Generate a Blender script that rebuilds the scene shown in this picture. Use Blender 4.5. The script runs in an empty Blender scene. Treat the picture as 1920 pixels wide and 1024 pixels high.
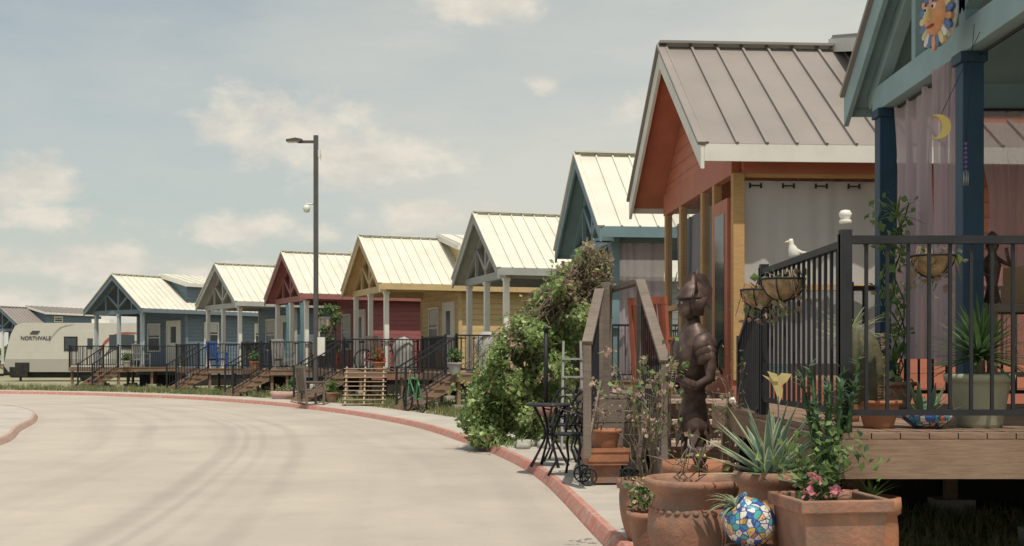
import bpy, math, random
from mathutils import Vector, Matrix
R=random.Random(7)
G=0.10
scene=bpy.context.scene
# ---------------------------------------------------------------- materials
def newmat(name):
    m=bpy.data.materials.new(name); m.use_nodes=True
    nt=m.node_tree; b=nt.nodes['Principled BSDF']
    return m,nt,b
def c4(c): return (c[0],c[1],c[2],1)
def sc(c,k): return tuple(min(1,x*k) for x in c)
def mixrgb(nt,fac,a,b,blend='MIX'):
    n=nt.nodes.new('ShaderNodeMix'); n.data_type='RGBA'; n.blend_type=blend
    for i,v in ((0,fac),(6,a),(7,b)):
        if hasattr(v,'links') or hasattr(v,'is_linked'): nt.links.new(v,n.inputs[i])
        else: n.inputs[i].default_value=v if i==0 else c4(v)
    return n.outputs[2]
def math_(nt,op,a,b=0.0,c=0.0,clamp=False):
    n=nt.nodes.new('ShaderNodeMath'); n.operation=op; n.use_clamp=clamp
    for i,v in enumerate((a,b,c)):
        if hasattr(v,'is_linked'): nt.links.new(v,n.inputs[i])
        else: n.inputs[i].default_value=v
    return n.outputs[0]
def maprange(nt,v,a,b,c=0,d=1,smooth=False):
    n=nt.nodes.new('ShaderNodeMapRange'); n.clamp=True
    if smooth: n.interpolation_type='SMOOTHSTEP'
    nt.links.new(v,n.inputs[0])
    for i,x in enumerate((a,b,c,d)): n.inputs[i+1].default_value=x
    return n.outputs[0]
def noise(nt,vec,scale,detail=5,rough=.55):
    n=nt.nodes.new('ShaderNodeTexNoise'); n.inputs['Scale'].default_value=scale
    n.inputs['Detail'].default_value=detail; n.inputs['Roughness'].default_value=rough
    if vec: nt.links.new(vec,n.inputs['Vector'])
    return n.outputs[0]
def mapping(nt,vec,s):
    n=nt.nodes.new('ShaderNodeMapping'); nt.links.new(vec,n.inputs[0]); n.inputs[3].default_value=s
    return n.outputs[0]
def bump(nt,b,h,st=.3,dist=.01):
    n=nt.nodes.new('ShaderNodeBump'); n.inputs['Strength'].default_value=st; n.inputs['Distance'].default_value=dist
    nt.links.new(h,n.inputs['Height']); nt.links.new(n.outputs[0],b.inputs['Normal'])
def mat(name,col,rough=.7,var=.15,scale=5,bmp=.15,bscale=60,metal=0,dirt=0.0,stretch=(1,1,1),trans=0,dcol=(.16,.13,.10),dr=(.5,.75),ds=1.7):
    m,nt,b=newmat(name)
    tc=nt.nodes.new('ShaderNodeTexCoord').outputs['Object']
    v=mapping(nt,tc,stretch)
    f=maprange(nt,noise(nt,v,scale,6),.3,.7)
    o=mixrgb(nt,f,sc(col,1-var),sc(col,1+var))
    if dirt:
        f2=maprange(nt,noise(nt,tc,ds,8,.7),dr[0],dr[1],0,dirt)
        o=mixrgb(nt,f2,o,dcol) 
    nt.links.new(o,b.inputs['Base Color'])
    b.inputs['Roughness'].default_value=rough; b.inputs['Metallic'].default_value=metal
    b.inputs['Specular IOR Level'].default_value=.3
    if bmp: bump(nt,b,noise(nt,v,bscale,3),bmp)
    if trans:
        tr=nt.nodes.new('ShaderNodeBsdfTranslucent'); nt.links.new(o,tr.inputs[0])
        mx=nt.nodes.new('ShaderNodeMixShader'); mx.inputs[0].default_value=trans
        nt.links.new(b.outputs[0],mx.inputs[1]); nt.links.new(tr.outputs[0],mx.inputs[2])
        nt.links.new(mx.outputs[0],nt.nodes['Material Output'].inputs[0])
    return m
def siding(name,col,lap=.17):
    m,nt,b=newmat(name)
    tc=nt.nodes.new('ShaderNodeTexCoord').outputs['Object']
    s=nt.nodes.new('ShaderNodeSeparateXYZ'); nt.links.new(tc,s.inputs[0])
    fr=math_(nt,'FRACT',math_(nt,'DIVIDE',s.outputs[2],lap))
    f=maprange(nt,noise(nt,mapping(nt,tc,(1,1,6)),2.5,6),.3,.7)
    o=mixrgb(nt,f,sc(col,.86),sc(col,1.12))
    f3=maprange(nt,noise(nt,tc,.9,7,.7),.5,.8,0,.3)
    o=mixrgb(nt,f3,o,sc(col,.6))
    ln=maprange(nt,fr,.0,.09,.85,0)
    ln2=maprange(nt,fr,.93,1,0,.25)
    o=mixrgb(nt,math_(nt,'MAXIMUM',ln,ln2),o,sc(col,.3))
    nt.links.new(o,b.inputs['Base Color']); b.inputs['Roughness'].default_value=.6
    bump(nt,b,math_(nt,'SUBTRACT',1.0,fr),.9,.02)
    return m
def wood(name,col,var=.3,rough=.8):
    m,nt,b=newmat(name)
    tc=nt.nodes.new('ShaderNodeTexCoord').outputs['Object']
    n1=noise(nt,mapping(nt,tc,(1.5,1.5,14)),5,7,.7)
    n2=noise(nt,tc,2.3,4)
    f=maprange(nt,math_(nt,'ADD',math_(nt,'MULTIPLY',n1,.6),math_(nt,'MULTIPLY',n2,.4)),.35,.65)
    o=mixrgb(nt,f,sc(col,1-var),sc(col,1+var))
    nt.links.new(o,b.inputs['Base Color']); b.inputs['Roughness'].default_value=rough
    b.inputs['Specular IOR Level'].default_value=.2
    bump(nt,b,n1,.4,.006)
    return m
def screenmat(name,col,alpha,trans=0):
    m,nt,b=newmat(name)
    b.inputs['Base Color'].default_value=c4(col); b.inputs['Roughness'].default_value=.8
    src=b.outputs[0]
    if trans:
        tr=nt.nodes.new('ShaderNodeBsdfTranslucent'); tr.inputs[0].default_value=c4(col)
        m2=nt.nodes.new('ShaderNodeMixShader'); m2.inputs[0].default_value=trans
        nt.links.new(src,m2.inputs[1]); nt.links.new(tr.outputs[0],m2.inputs[2]); src=m2.outputs[0]
    t=nt.nodes.new('ShaderNodeBsdfTransparent'); mx=nt.nodes.new('ShaderNodeMixShader')
    mx.inputs[0].default_value=alpha
    nt.links.new(t.outputs[0],mx.inputs[1]); nt.links.new(src,mx.inputs[2])
    nt.links.new(mx.outputs[0],nt.nodes['Material Output'].inputs[0])
    return m
def leafmat(name,col):
    m,nt,b=newmat(name)
    tc=nt.nodes.new('ShaderNodeTexCoord').outputs['Object']
    f=maprange(nt,noise(nt,tc,4,5),.3,.7)
    o=mixrgb(nt,f,sc(col,.65),sc(col,1.4))
    nt.links.new(o,b.inputs['Base Color']); b.inputs['Roughness'].default_value=.55
    b.inputs['Specular IOR Level'].default_value=.3
    tr=nt.nodes.new('ShaderNodeBsdfTranslucent'); nt.links.new(o,tr.inputs[0])
    mx=nt.nodes.new('ShaderNodeMixShader'); mx.inputs[0].default_value=.38
    nt.links.new(b.outputs[0],mx.inputs[1]); nt.links.new(tr.outputs[0],mx.inputs[2])
    nt.links.new(mx.outputs[0],nt.nodes['Material Output'].inputs[0])
    return m
M={}
M['iron']=mat('black_iron',(.022,.023,.028),.55,.2,8,.1)
M['glass']=mat('window_glass',(.06,.075,.085),.12,.1,3,0)
M['white']=mat('white_paint',(.72,.70,.64),.55,.06,3,.05,dirt=.12)
M['roofw']=mat('white_metal_roof',(.66,.64,.55),.5,.07,1.3,.04,3,dirt=.22,dcol=(.4,.37,.3))
M['roofb']=mat('brown_metal_roof',(.27,.24,.22),.45,.08,1.3,.05,3,dirt=.15)
M['woodg']=wood('weathered_wood',(.19,.155,.13))
M['woodn']=wood('new_wood',(.50,.31,.14),.2)
M['woodd']=wood('deck_wood',(.24,.16,.115),.3)
M['woodp']=wood('pallet_wood',(.44,.33,.24),.2)
M['comp']=wood('composite_step',(.45,.33,.28),.12)
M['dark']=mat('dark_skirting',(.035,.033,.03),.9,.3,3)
M['terra']=mat('weathered_terracotta',(.33,.165,.11),.85,.3,7,.5,50,dirt=.7,dcol=(.19,.15,.12),dr=(.42,.62),ds=4.5)
M['terra2']=mat('terracotta_orange',(.37,.16,.09),.8,.2,6,.3,50,dirt=.45,dcol=(.22,.15,.11),dr=(.45,.65),ds=4)
M['soil']=mat('soil',(.05,.035,.025),.95,.4,12,.6)
M['cement']=mat('cement',(.4,.38,.34),.9,.15,6,.4,30)
M['leaf1']=leafmat('leaf_green',(.14,.22,.07))
M['leaf2']=leafmat('leaf_dark',(.07,.13,.055))
M['leaf3']=leafmat('leaf_light',(.24,.32,.13))
M['vine1']=leafmat('vine_leaf_green',(.27,.38,.14))
M['vine2']=leafmat('vine_leaf_light',(.40,.48,.22))
M['dry']=leafmat('leaf_dry',(.32,.245,.18))
M['agave']=leafmat('agave_green',(.14,.22,.17))
M['agedge']=leafmat('agave_edge',(.55,.56,.36))
M['twig']=mat('twig_bark',(.24,.18,.135),.9,.3,10)
M['red_fl']=leafmat('red_petals',(.5,.05,.05))
M['pink_fl']=leafmat('pink_petals',(.7,.28,.33))
M['yel_fl']=leafmat('yellow_petals',(.72,.60,.30))
M['cream_fl']=leafmat('faded_rose_petals',(.55,.40,.32))
M['rust']=mat('rusted_bronze',(.105,.07,.06),.48,.5,13,.3,25,metal=.3)
M['coco']=mat('coco_fibre',(.40,.27,.16),.95,.35,20,.9,60)
M['curtw']=mat('white_curtain',(.84,.825,.80),.9,.03,2,.05,trans=.42)
M['curtg']=screenmat('sheer_mauve_curtain',(.58,.48,.52),.88,.4)
M['curts']=screenmat('sheer_light_curtain',(.62,.50,.54),.6,.4)
M['curtd']=mat('grey_curtain',(.36,.36,.39),.9,.1,3)
M['curtb']=mat('blue_curtain',(.30,.48,.51),.9,.1,3)
M['screen']=screenmat('insect_screen',(.2,.2,.2),.06)
M['screend']=screenmat('dark_insect_screen',(.10,.10,.105),.28)
M['navy']=mat('navy_paint',(.022,.057,.10),.5,.15,4,.05)
M['yel']=mat('yellow_enamel',(.75,.57,.18),.4,.1,4)
M['potg']=mat('glazed_cream_green_pot',(.38,.39,.29),.35,.12,6,.1,dirt=.3)
M['lampm']=mat('lamp_bronze_paint',(.09,.085,.085),.5,.1,5)
M['red']=mat('red_fabric',(.4,.07,.05),.7,.1,5)
M['orangew']=mat('orange_red_paint',(.42,.13,.08),.6,.15,5)
M['tire']=mat('tire_rubber',(.02,.02,.02),.8,.2,8)
M['green']=mat('green_enamel',(.08,.35,.12),.4,.1,5)
M['blue']=mat('blue_fabric',(.05,.12,.36),.7,.1,5)
M['greyf']=mat('grey_fabric',(.35,.34,.33),.9,.15,5)
M['steel']=mat('steel',(.4,.4,.4),.35,.1,5,metal=.8)
M['card']=mat('cardboard',(.36,.24,.14),.9,.12,5)
M['purple']=mat('purple_beads',(.2,.08,.35),.4,.1,5)
# ---------------------------------------------------------------- mesh builder
class MB:
    def __init__(s): s.v=[];s.f=[];s.m=[];s.sm=[];s.mats=[]
    def mi(s,m):
        if isinstance(m,str): m=M[m]
        if m not in s.mats: s.mats.append(m)
        return s.mats.index(m)
    def add(s,vs,fs,m,smooth=False):
        o=len(s.v); k=s.mi(m); s.v.extend([tuple(p) for p in vs])
        for f in fs: s.f.append([i+o for i in f]); s.m.append(k); s.sm.append(smooth)
    def box(s,x0,x1,y0,y1,z0,z1,m):
        v=[(x,y,z) for z in (z0,z1) for y in (y0,y1) for x in (x0,x1)]
        s.add(v,[(0,2,3,1),(4,5,7,6),(0,1,5,4),(2,6,7,3),(0,4,6,2),(1,3,7,5)],m)
    def beam(s,p,q,w,h,m):
        p=Vector(p);q=Vector(q);d=(q-p).normalized()
        up=Vector((0,0,1)) if abs(d.z)<.99 else Vector((0,1,0))
        a=d.cross(up).normalized()*w/2; b=a.normalized().cross(d).normalized()*h/2
        v=[p-a-b,p+a-b,p+a+b,p-a+b,q-a-b,q+a-b,q+a+b,q-a+b]
        s.add(v,[(0,1,2,3),(7,6,5,4),(0,4,5,1),(1,5,6,2),(2,6,7,3),(3,7,4,0)],m)
    def prism(s,pts,off,m):
        n=len(pts); off=Vector(off); v=[Vector(p) for p in pts]; v=v+[p+off for p in v]
        f=[tuple(range(n))[::-1],tuple(range(n,2*n))]+[(i,(i+1)%n,(i+1)%n+n,i+n) for i in range(n)]
        s.add(v,f,m)
    def tube(s,pts,r,m,n=7,closed=False):
        pts=[Vector(p) for p in pts]; N=len(pts)
        if not isinstance(r,(list,tuple)): r=[r]*N
        vs=[];prev=None
        for i,p in enumerate(pts):
            if closed: d=pts[(i+1)%N]-pts[i-1]
            else: d=pts[min(i+1,N-1)]-pts[max(i-1,0)]
            d.normalize()
            if prev is None:
                up=Vector((0,0,1)) if abs(d.z)<.9 else Vector((1,0,0))
                a=d.cross(up).normalized()
            else: a=(prev-d*prev.dot(d)).normalized()
            prev=a; b=d.cross(a)
            for k in range(n):
                t=2*math.pi*k/n; vs.append(p+(a*math.cos(t)+b*math.sin(t))*r[i])
        fs=[]
        for i in range(N if closed else N-1):
            j=(i+1)%N
            for k in range(n): fs.append((i*n+k,i*n+(k+1)%n,j*n+(k+1)%n,j*n+k))
        if not closed: fs+= [tuple(range(n))[::-1],tuple((N-1)*n+k for k in range(n))]
        s.add(vs,fs,m,True)
    def lathe(s,prof,c,m,n=28,mx=None,sx=1,sy=1,smooth=True):
        vs=[]
        for r,z in prof:
            for k in range(n):
                t=2*math.pi*k/n; p=Vector((r*sx*math.cos(t),r*sy*math.sin(t),z))
                if mx: p=mx@p
                vs.append(p+Vector(c))
        fs=[]
        for i in range(len(prof)-1):
            for k in range(n): fs.append((i*n+k,i*n+(k+1)%n,(i+1)*n+(k+1)%n,(i+1)*n+k))
        s.add(vs,fs,m,smooth)
    def loft(s,secs,m,n=16):
        vs=[]
        for cx,cy,z,rx,ry in secs:
            for k in range(n):
                t=2*math.pi*k/n; vs.append((cx+rx*math.cos(t),cy+ry*math.sin(t),z))
        fs=[tuple(range(n))[::-1],tuple((len(secs)-1)*n+k for k in range(n))]
        for i in range(len(secs)-1):
            for k in range(n): fs.append((i*n+k,i*n+(k+1)%n,(i+1)*n+(k+1)%n,(i+1)*n+k))
        s.add(vs,fs,m,True)
    def leaf(s,p,size,m,r=R,flat=0.0):
        d=Vector((r.gauss(0,1),r.gauss(0,1),r.gauss(0,1)-.2)).normalized()
        u=Vector((r.gauss(0,1),r.gauss(0,1),r.gauss(0,1))); a=d.cross(u)
        if a.length<1e-4: return
        a.normalize(); L=size*r.uniform(.7,1.3); w=L*r.uniform(.3,.45); p=Vector(p)
        nrm=d.cross(a)*L*.12
        s.add([p,p+d*L*.5+a*w+nrm,p+d*L,p+d*L*.5-a*w+nrm],[(0,1,2,3)],m,False)
    def curtain(s,p,q,z0,z1,m,amp=.04,waves=8,gather=0.0,rows=10):
        p=Vector((p[0],p[1],0));q=Vector((q[0],q[1],0));d=q-p;n=Vector((-d.y,d.x,0)).normalized()
        N=waves*10; vs=[]; ph=R.uniform(0,6)
        for j in range(rows+1):
            f=j/rows; z=z1+(z0-z1)*f
            wf=1-gather*math.sin(min(1,f*1.25)*math.pi)
            for i in range(N+1):
                t=i/N; tt=.5+(t-.5)*wf
                o=math.sin(t*waves*6.283+1.4*math.sin(t*9+ph)+.7*math.sin(f*2.4+t*14+ph))*amp*(.55+.6*f)*(.65+.5*math.sin(t*17+ph*2+f))
                vs.append(p+d*tt+n*o+Vector((0,0,z)))
        fs=[(j*(N+1)+i,j*(N+1)+i+1,(j+1)*(N+1)+i+1,(j+1)*(N+1)+i) for j in range(rows) for i in range(N)]
        s.add(vs,fs,m,True)
    def rail(s,p,q,h=.95,m='iron',sp=.11,top=.045,gap=.1,post=True):
        p=Vector(p);q=Vector(q);up=Vector((0,0,1))
        s.beam(p+up*h,q+up*h,top,top*.8,m); s.beam(p+up*gap,q+up*gap,.03,.03,m)
        L=(q-p).length; n=max(2,int(L/sp))
        for i in range(1,n):
            a=p+(q-p)*i/n; s.beam(a+up*gap,a+up*(h-.01),.016,.016,m)
        if post:
            for a in (p,q): s.beam(a,a+up*(h+.05),.055,.055,m)
    def obj(s,name,parent=None,loc=None,rot=None,bevel=0):
        me=bpy.data.meshes.new(name); me.from_pydata(s.v,[],s.f)
        for m in s.mats: me.materials.append(m)
        me.polygons.foreach_set('material_index',s.m); me.polygons.foreach_set('use_smooth',s.sm)
        me.update()
        o=bpy.data.objects.new(name,me); scene.collection.objects.link(o)
        if parent: o.parent=parent
        if loc: o.location=loc
        if rot: o.rotation_euler=rot
        if bevel:
            b=o.modifiers.new('bevel','BEVEL'); b.width=bevel; b.segments=2; b.limit_method='ANGLE'
        return o
def empty(name,loc=(0,0,0),rz=0):
    e=bpy.data.objects.new(name,None); scene.collection.objects.link(e)
    e.location=loc; e.rotation_euler=(0,0,rz); e.empty_display_size=.3
    return e
# ---------------------------------------------------------------- ground / road
def catmull(P,n=10):
    out=[]
    for i in range(len(P)-1):
        p0=Vector(P[max(i-1,0)]);p1=Vector(P[i]);p2=Vector(P[i+1]);p3=Vector(P[min(i+2,len(P)-1)])
        for k in range(n):
            t=k/n
            out.append(.5*((2*p1)+(p2-p0)*t+(2*p0-5*p1+4*p2-p3)*t*t+(3*p1-p0-3*p2+p3)*t**3))
    out.append(Vector(P[-1])); return out
OUT=catmull([(1.9,-25),(1.5,-10),(1.15,0),(.92,5),(.66,8.65),(.20,14.3),(-.77,19.3),(-2.3,24.9),(-5.0,31.3),(-8.4,37),(-12.8,42),(-20,46.7),(-35,50.5),(-60,53),(-110,55)])
INN=catmull([(-4.5,-25),(-5,-10),(-5.7,0),(-6.2,5),(-6.9,12),(-7.95,18.6),(-9.2,22.5),(-10.3,26),(-12,30),(-14.4,33.3),(-20,37.5),(-28,40.3),(-40,43),(-60,45),(-110,47)])
def normals(P):
    out=[]
    for i in range(len(P)):
        d=(P[min(i+1,len(P)-1)]-P[max(i-1,0)]).normalized(); out.append(Vector((d.y,-d.x)))
    return out
NO=normals(OUT); NI=normals(INN)
def strip(name,rows,m,smooth=False):
    n=len(rows[0]); vs=[p for r in rows for p in r]
    fs=[(i*n+j,i*n+j+1,(i+1)*n+j+1,(i+1)*n+j) for i in range(len(rows)-1) for j in range(n-1)]
    me=bpy.data.meshes.new(name); me.from_pydata(vs,[],fs); me.materials.append(m)
    uv=me.uv_layers.new(name='UVMap'); L=[0]
    for i in range(1,len(rows)): L.append(L[-1]+(Vector(rows[i][n//2])-Vector(rows[i-1][n//2])).length)
    for poly in me.polygons:
        for li in poly.loop_indices:
            vi=me.loops[li].vertex_index; i,j=divmod(vi,n); uv.data[li].uv=(j/(n-1),L[i])
    o=bpy.data.objects.new(name,me); scene.collection.objects.link(o); return o
m,nt,b=newmat('concrete_road')  # concrete's own pale tan, mottled at random, with darker tyre streaks
tcn=nt.nodes.new('ShaderNodeTexCoord'); tc=tcn.outputs['Object']; uv=tcn.outputs['UV']
n1=noise(nt,tc,.35,7,.65); n2=noise(nt,tc,14,6,.7); n4=noise(nt,tc,1.6,8,.7)
n3=noise(nt,mapping(nt,uv,(11,.03,1)),1,3,.5)
o=mixrgb(nt,maprange(nt,n1,.35,.65),(.405,.36,.31),(.49,.435,.375))
o=mixrgb(nt,maprange(nt,n4,.5,.72,0,.35),o,(.34,.30,.265))
o=mixrgb(nt,maprange(nt,n3,.45,.75,0,.35),o,(.29,.26,.24))
s=nt.nodes.new('ShaderNodeSeparateXYZ'); nt.links.new(uv,s.inputs[0])
wob=math_(nt,'MULTIPLY',math_(nt,'SUBTRACT',noise(nt,mapping(nt,uv,(0,.045,1)),1,1),.5),.3)
for c,wd,st_ in ((.50,.013,.28),(.64,.013,.30),(.30,.015,.2),(.57,.007,.18),(.535,.006,.22)):
    dd=math_(nt,'ABSOLUTE',math_(nt,'SUBTRACT',math_(nt,'ADD',s.outputs[0],wob),c))
    k=maprange(nt,dd,wd*.2,wd*1.9,st_,0,True)
    k=math_(nt,'MULTIPLY',k,maprange(nt,noise(nt,mapping(nt,uv,(2,.06,1)),1.5,2),.38,.6))
    o=mixrgb(nt,k,o,(.21,.19,.18))
o=mixrgb(nt,maprange(nt,n2,.55,.8,0,.45),o,(.31,.275,.25))
nt.links.new(o,b.inputs['Base Color']); b.inputs['Roughness'].default_value=.85; b.inputs['Specular IOR Level'].default_value=.2
bump(nt,b,n2,.3,.01)
roadm=m
rows=[]
for i in range(len(OUT)):
    a=OUT[i]
    j=i/(len(OUT)-1)*(len(INN)-1); j0=int(j); j1=min(j0+1,len(INN)-1); c=INN[j0].lerp(INN[j1],j-j0)
    rows.append([(*(c.lerp(a,k/10)),0) for k in range(11)])
strip('road',rows,roadm)
walkm=mat('sidewalk_concrete',(.45,.41,.36),.9,.12,1.2,.3,40,dirt=.3)
def kerbmat(nm,paint,fade,lo,hi):
    m,nt,b=newmat(nm)
    tc=nt.nodes.new('ShaderNodeTexCoord').outputs['Object']
    o=mixrgb(nt,maprange(nt,noise(nt,tc,9,8,.75),lo,hi),paint,fade)
    o=mixrgb(nt,maprange(nt,noise(nt,tc,1.3,4),.4,.7,0,.5),o,(.42,.26,.22))
    nt.links.new(o,b.inputs['Base Color']); b.inputs['Roughness'].default_value=.9; b.inputs['Specular IOR Level'].default_value=.05
    return m
kerbm=kerbmat('kerb_red_paint',(.47,.19,.15),(.46,.38,.32),.47,.66)
kerbi=kerbmat('kerb_faded_red_paint',(.44,.25,.22),(.46,.39,.33),.38,.58)
def off(P,N,d,z): return [(*(p+n*d),z) for p,n in zip(P,N)]
def kerb(P,N,sg,nm,mm):
    a=off(P,N,0,-.02);b_=off(P,N,sg*.045,G-.03);c=off(P,N,sg*.06,G-.005);d=off(P,N,sg*.11,G+.002)
    strip(nm,[list(t) for t in zip(a,b_,c,d)],mm)
kerb(OUT,NO,1,'kerb',kerbm); kerb(INN,NI,-1,'kerb',kerbi)
strip('sidewalk',[list(t) for t in zip(off(OUT,NO,.11,G-.002),off(OUT,NO,.7,G-.002),off(OUT,NO,1.25,G-.002))],walkm)
strip('sidewalk',[list(t) for t in zip(off(INN,NI,-.11,G-.002),off(INN,NI,-.8,G-.002),off(INN,NI,-1.5,G-.002))],walkm)
lm,nt,b=newmat('dry_lawn')
tc=nt.nodes.new('ShaderNodeTexCoord').outputs['Object']
o=mixrgb(nt,maprange(nt,noise(nt,tc,.6,6,.65),.4,.62),(.33,.28,.19),(.15,.18,.08))
o=mixrgb(nt,maprange(nt,noise(nt,tc,25,5,.7),.45,.7,0,.5),o,(.38,.33,.25))
nt.links.new(o,b.inputs['Base Color']); b.inputs['Roughness'].default_value=.95
bump(nt,b,noise(nt,tc,40,4),.6,.03)
strip('lawn',[[(*(p+n*d),G-.006) for d in (1.25,4,12,40,90)] for p,n in zip(OUT,NO)],lm)
strip('lawn',[[(*(p+n*-1.5),G-.006),((p+n*-1.5).x*.5-100,p.y-2,G-.006)] for p,n in zip(INN,NI)],lm)
gb=MB(); gb.add([(-1500,-600,-.05),(1500,-600,-.05),(1500,2500,-.05),(-1500,2500,-.05)],[(0,1,2,3)],lm); gb.obj('ground')
# ---------------------------------------------------------------- houses
RZ=5.19; EZ=3.6; HW=2.25; SL=(RZ-EZ)/HW
def house(name,mid,th,wall,trim,post,roofm,bx=2.6,L=9,ov=.25,dormer=True,low=False,porch='open',df=-1.0,stairs=True,barge=None,rail=True,win=True,door='white',side=True,pz=0):
    root=empty(name,(mid[0],mid[1],0),math.radians(th))
    w=MB(); barge=barge or trim
    if low: zs,za=3.42,4.35
    else: zs,za=3.72,5.03
    w.prism([(bx,-1.85,.6),(bx,1.85,.6),(bx,1.85,zs),(bx,0,za),(bx,-1.85,zs)],(L-bx,0,0),wall)
    if low: w.prism([(bx-.06,-1.85,3.4),(bx-.06,1.85,3.4),(bx-.06,1.85,3.72),(bx-.06,0,5.03),(bx-.06,-1.85,3.72)],(.055,0,0),wall)
    for sy in (-1,1): w.box(bx-.02,bx+.1,sy*1.86-.05,sy*1.86+.05,.6,zs-.1,trim)
    if dormer:
        x0=bx+.15;x1=L-.6
        w.prism([(x0,-.05,5.2),(x0,-1.75,4.72),(x0,-1.75,3.75),(x0,-.05,4.9)],(x1-x0,0,0),wall)
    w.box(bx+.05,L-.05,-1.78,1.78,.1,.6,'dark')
    w.obj('walls',root)
    if dormer or win:
        wi=MB()
        def window(ax,a0,a1,z0,z1,pos,n):
            f=.07
            def bx_(u0,u1,v0,v1,d0,d1,mm):
                if ax=='x': wi.box(pos+min(n*d0,n*d1),pos+max(n*d0,n*d1),u0,u1,v0,v1,mm)
                else: wi.box(u0,u1,pos+min(n*d0,n*d1),pos+max(n*d0,n*d1),v0,v1,mm)
            bx_(a0,a1,z0,z1,.005,.02,'glass')
            bx_(a0-f,a0,z0-f,z1+f,0,.045,'white');bx_(a1,a1+f,z0-f,z1+f,0,.045,'white')
            bx_(a0,a1,z1,z1+f,0,.045,'white');bx_(a0,a1,z0-f,z0,0,.045,'white')
            mz=(z0+z1)/2; bx_(a0,a1,mz-.02,mz+.02,.02,.04,'white')
            bx_(a0+.02,a1-.02,mz+.1,z1-.01,.0201,.024,'curtw')
        if dormer:
            window('y',bx+1.0,bx+1.7,4.2,4.5,-1.75,-1)
        if win:
            window('x',.1,.95,1.75,2.95,bx-.001,-1)
            if side:
                window('y',bx+1.1,bx+1.8,2.0,3.0,-1.85,-1)
            window('y',bx+4.1,bx+4.8,2.0,3.0,-1.85,-1)
        wi.obj('windows',root)
        if win:
            d=MB(); d.box(bx-.05,bx-.003,-1.45,-.55,.98,3.05,door); 
            d.box(bx-.07,bx-.004,-1.53,-1.45,.98,3.13,'white'); d.box(bx-.07,bx-.004,-.55,-.47,.98,3.13,'white'); d.box(bx-.07,bx-.004,-1.45,-.55,3.05,3.13,'white')
            d.box(bx-.055,bx-.045,-1.2,-.8,2.1,2.85,'glass'); d.box(bx-.1,bx-.05,-.66,-.62,1.95,2.0,'steel')
            d.obj('door',root)
    r=MB(); xe=bx+.3 if low else L+.25
    for sy in (-1,1):
        r.prism([(0,0,RZ-.1),(0,sy*HW,EZ-.1),(0,sy*HW,EZ),(0,0,RZ)],(xe,0,0),roofm)
        r.prism([(.02,0,RZ-.125),(.02,sy*(HW-.02),EZ-.12),(.02,sy*(HW-.02),EZ-.105),(.02,0,RZ-.105)],(xe-.04,0,0),trim)
        r.box(0.0,xe,min(sy*(HW),sy*(HW+.03)),max(sy*HW,sy*(HW+.03)),EZ-.19,EZ-.012,'white' if barge!=trim or trim==M['white'] else trim)
        n=int(xe/.31)
        for i in range(n+1):
            x=.03+i*(xe-.06)/n
            r.beam((x,0,RZ+.012),(x,sy*(HW+.03),EZ-.009),.028,.045,roofm)
        r.prism([(-.04,0,RZ-.27),(-.04,sy*(HW+.03),EZ-.27+.0),(-.04,sy*(HW+.03),EZ-.03),(-.04,0,RZ-.03)],(.038,0,0),barge)
        r.beam((-.03,0,RZ+.01),(-.03,sy*(HW+.04),EZ-.01),.09,.035,roofm)
    r.beam((-.05,0,RZ+.035),(xe+.01,0,RZ+.035),.22,.03,roofm)
    if low:
        for sy in (-1,1):
            r.prism([(bx+.31,0,za+.02),(bx+.31,sy*2.1,3.35),(bx+.31,sy*2.1,3.45),(bx+.31,0,za+.12)],(L-bx,0,0),roofm)
    if dormer:
        x0=bx-.05;x1=L-.4
        r.prism([(x0,.12,5.27),(x0,-2.0,4.75),(x0,-2.0,4.85),(x0,.12,5.37)],(x1-x0,0,0),roofm)
        r.box(x0-.03,x1,-2.03,-2.003,4.68,4.83,'white')
        r.prism([(x0-.03,.12,5.19),(x0-.03,-2.0,4.67),(x0-.03,-2.0,4.83),(x0-.03,.12,5.35)],(.028,0,0),'white')
        for i in range(13):
            x=x0+.03+i*(x1-x0-.06)/12
            r.beam((x,.12,5.38),(x,-2.03,4.86),.028,.04,roofm)
    r.obj('roof',root)
    p=MB(); px=ov+.08; ph=3.37
    if porch=='open':
        for y in (-1.78,0,1.78): 
            p.box(px-.07,px+.07,y-.07,y+.07,.98,ph,post); p.box(px-.09,px+.09,y-.09,y+.09,.98,1.1,post); p.box(px-.09,px+.09,y-.09,y+.09,ph-.07,ph,post)
        p.box(px-.06,px+.06,-1.95,1.95,ph,ph+.2,barge)
        for y in (-1.78,1.78): p.box(px+.06,bx-.001,y-.06,y+.06,ph,ph+.2,barge)
        zt=ph+.2
        p.beam((px,0,zt),(px,0,RZ-.2),.1,.12,barge)
        for sy in (-1,1):
            p.beam((px,0,zt+.1),(px,sy*.95,RZ-SL*.95-.17),.1,.1,barge)
            p.beam((px,sy*1.0,zt),(px,sy*1.0,RZ-SL*1.0-.17),.08,.08,barge)
            p.beam((px,0,RZ-.22),(px,sy*2.1,RZ-SL*2.1-.22),.1,.14,barge)
        p.obj('porch_frame',root,bevel=.006)
    d=MB()
    ye=1.95
    d.box(df,bx-.07,-ye,ye,.79,.95,'woodd')
    n=int((bx-df)/.145)
    for i in range(n):
        x=df+i*(bx-.07-df)/n; d.box(x,x+.138,-ye-.02,ye+.02,.952,.98,'woodd')
    for x in (df+.1,(df+bx)/2,bx-.3):
        for y in (-ye+.15,0,ye-.15): d.box(x-.045,x+.045,y-.045,y+.045,.2,.79,'woodd'); d.box(x-.15,x+.15,y-.15,y+.15,.05,.22,'cement')
    d.obj('deck',root)
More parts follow.
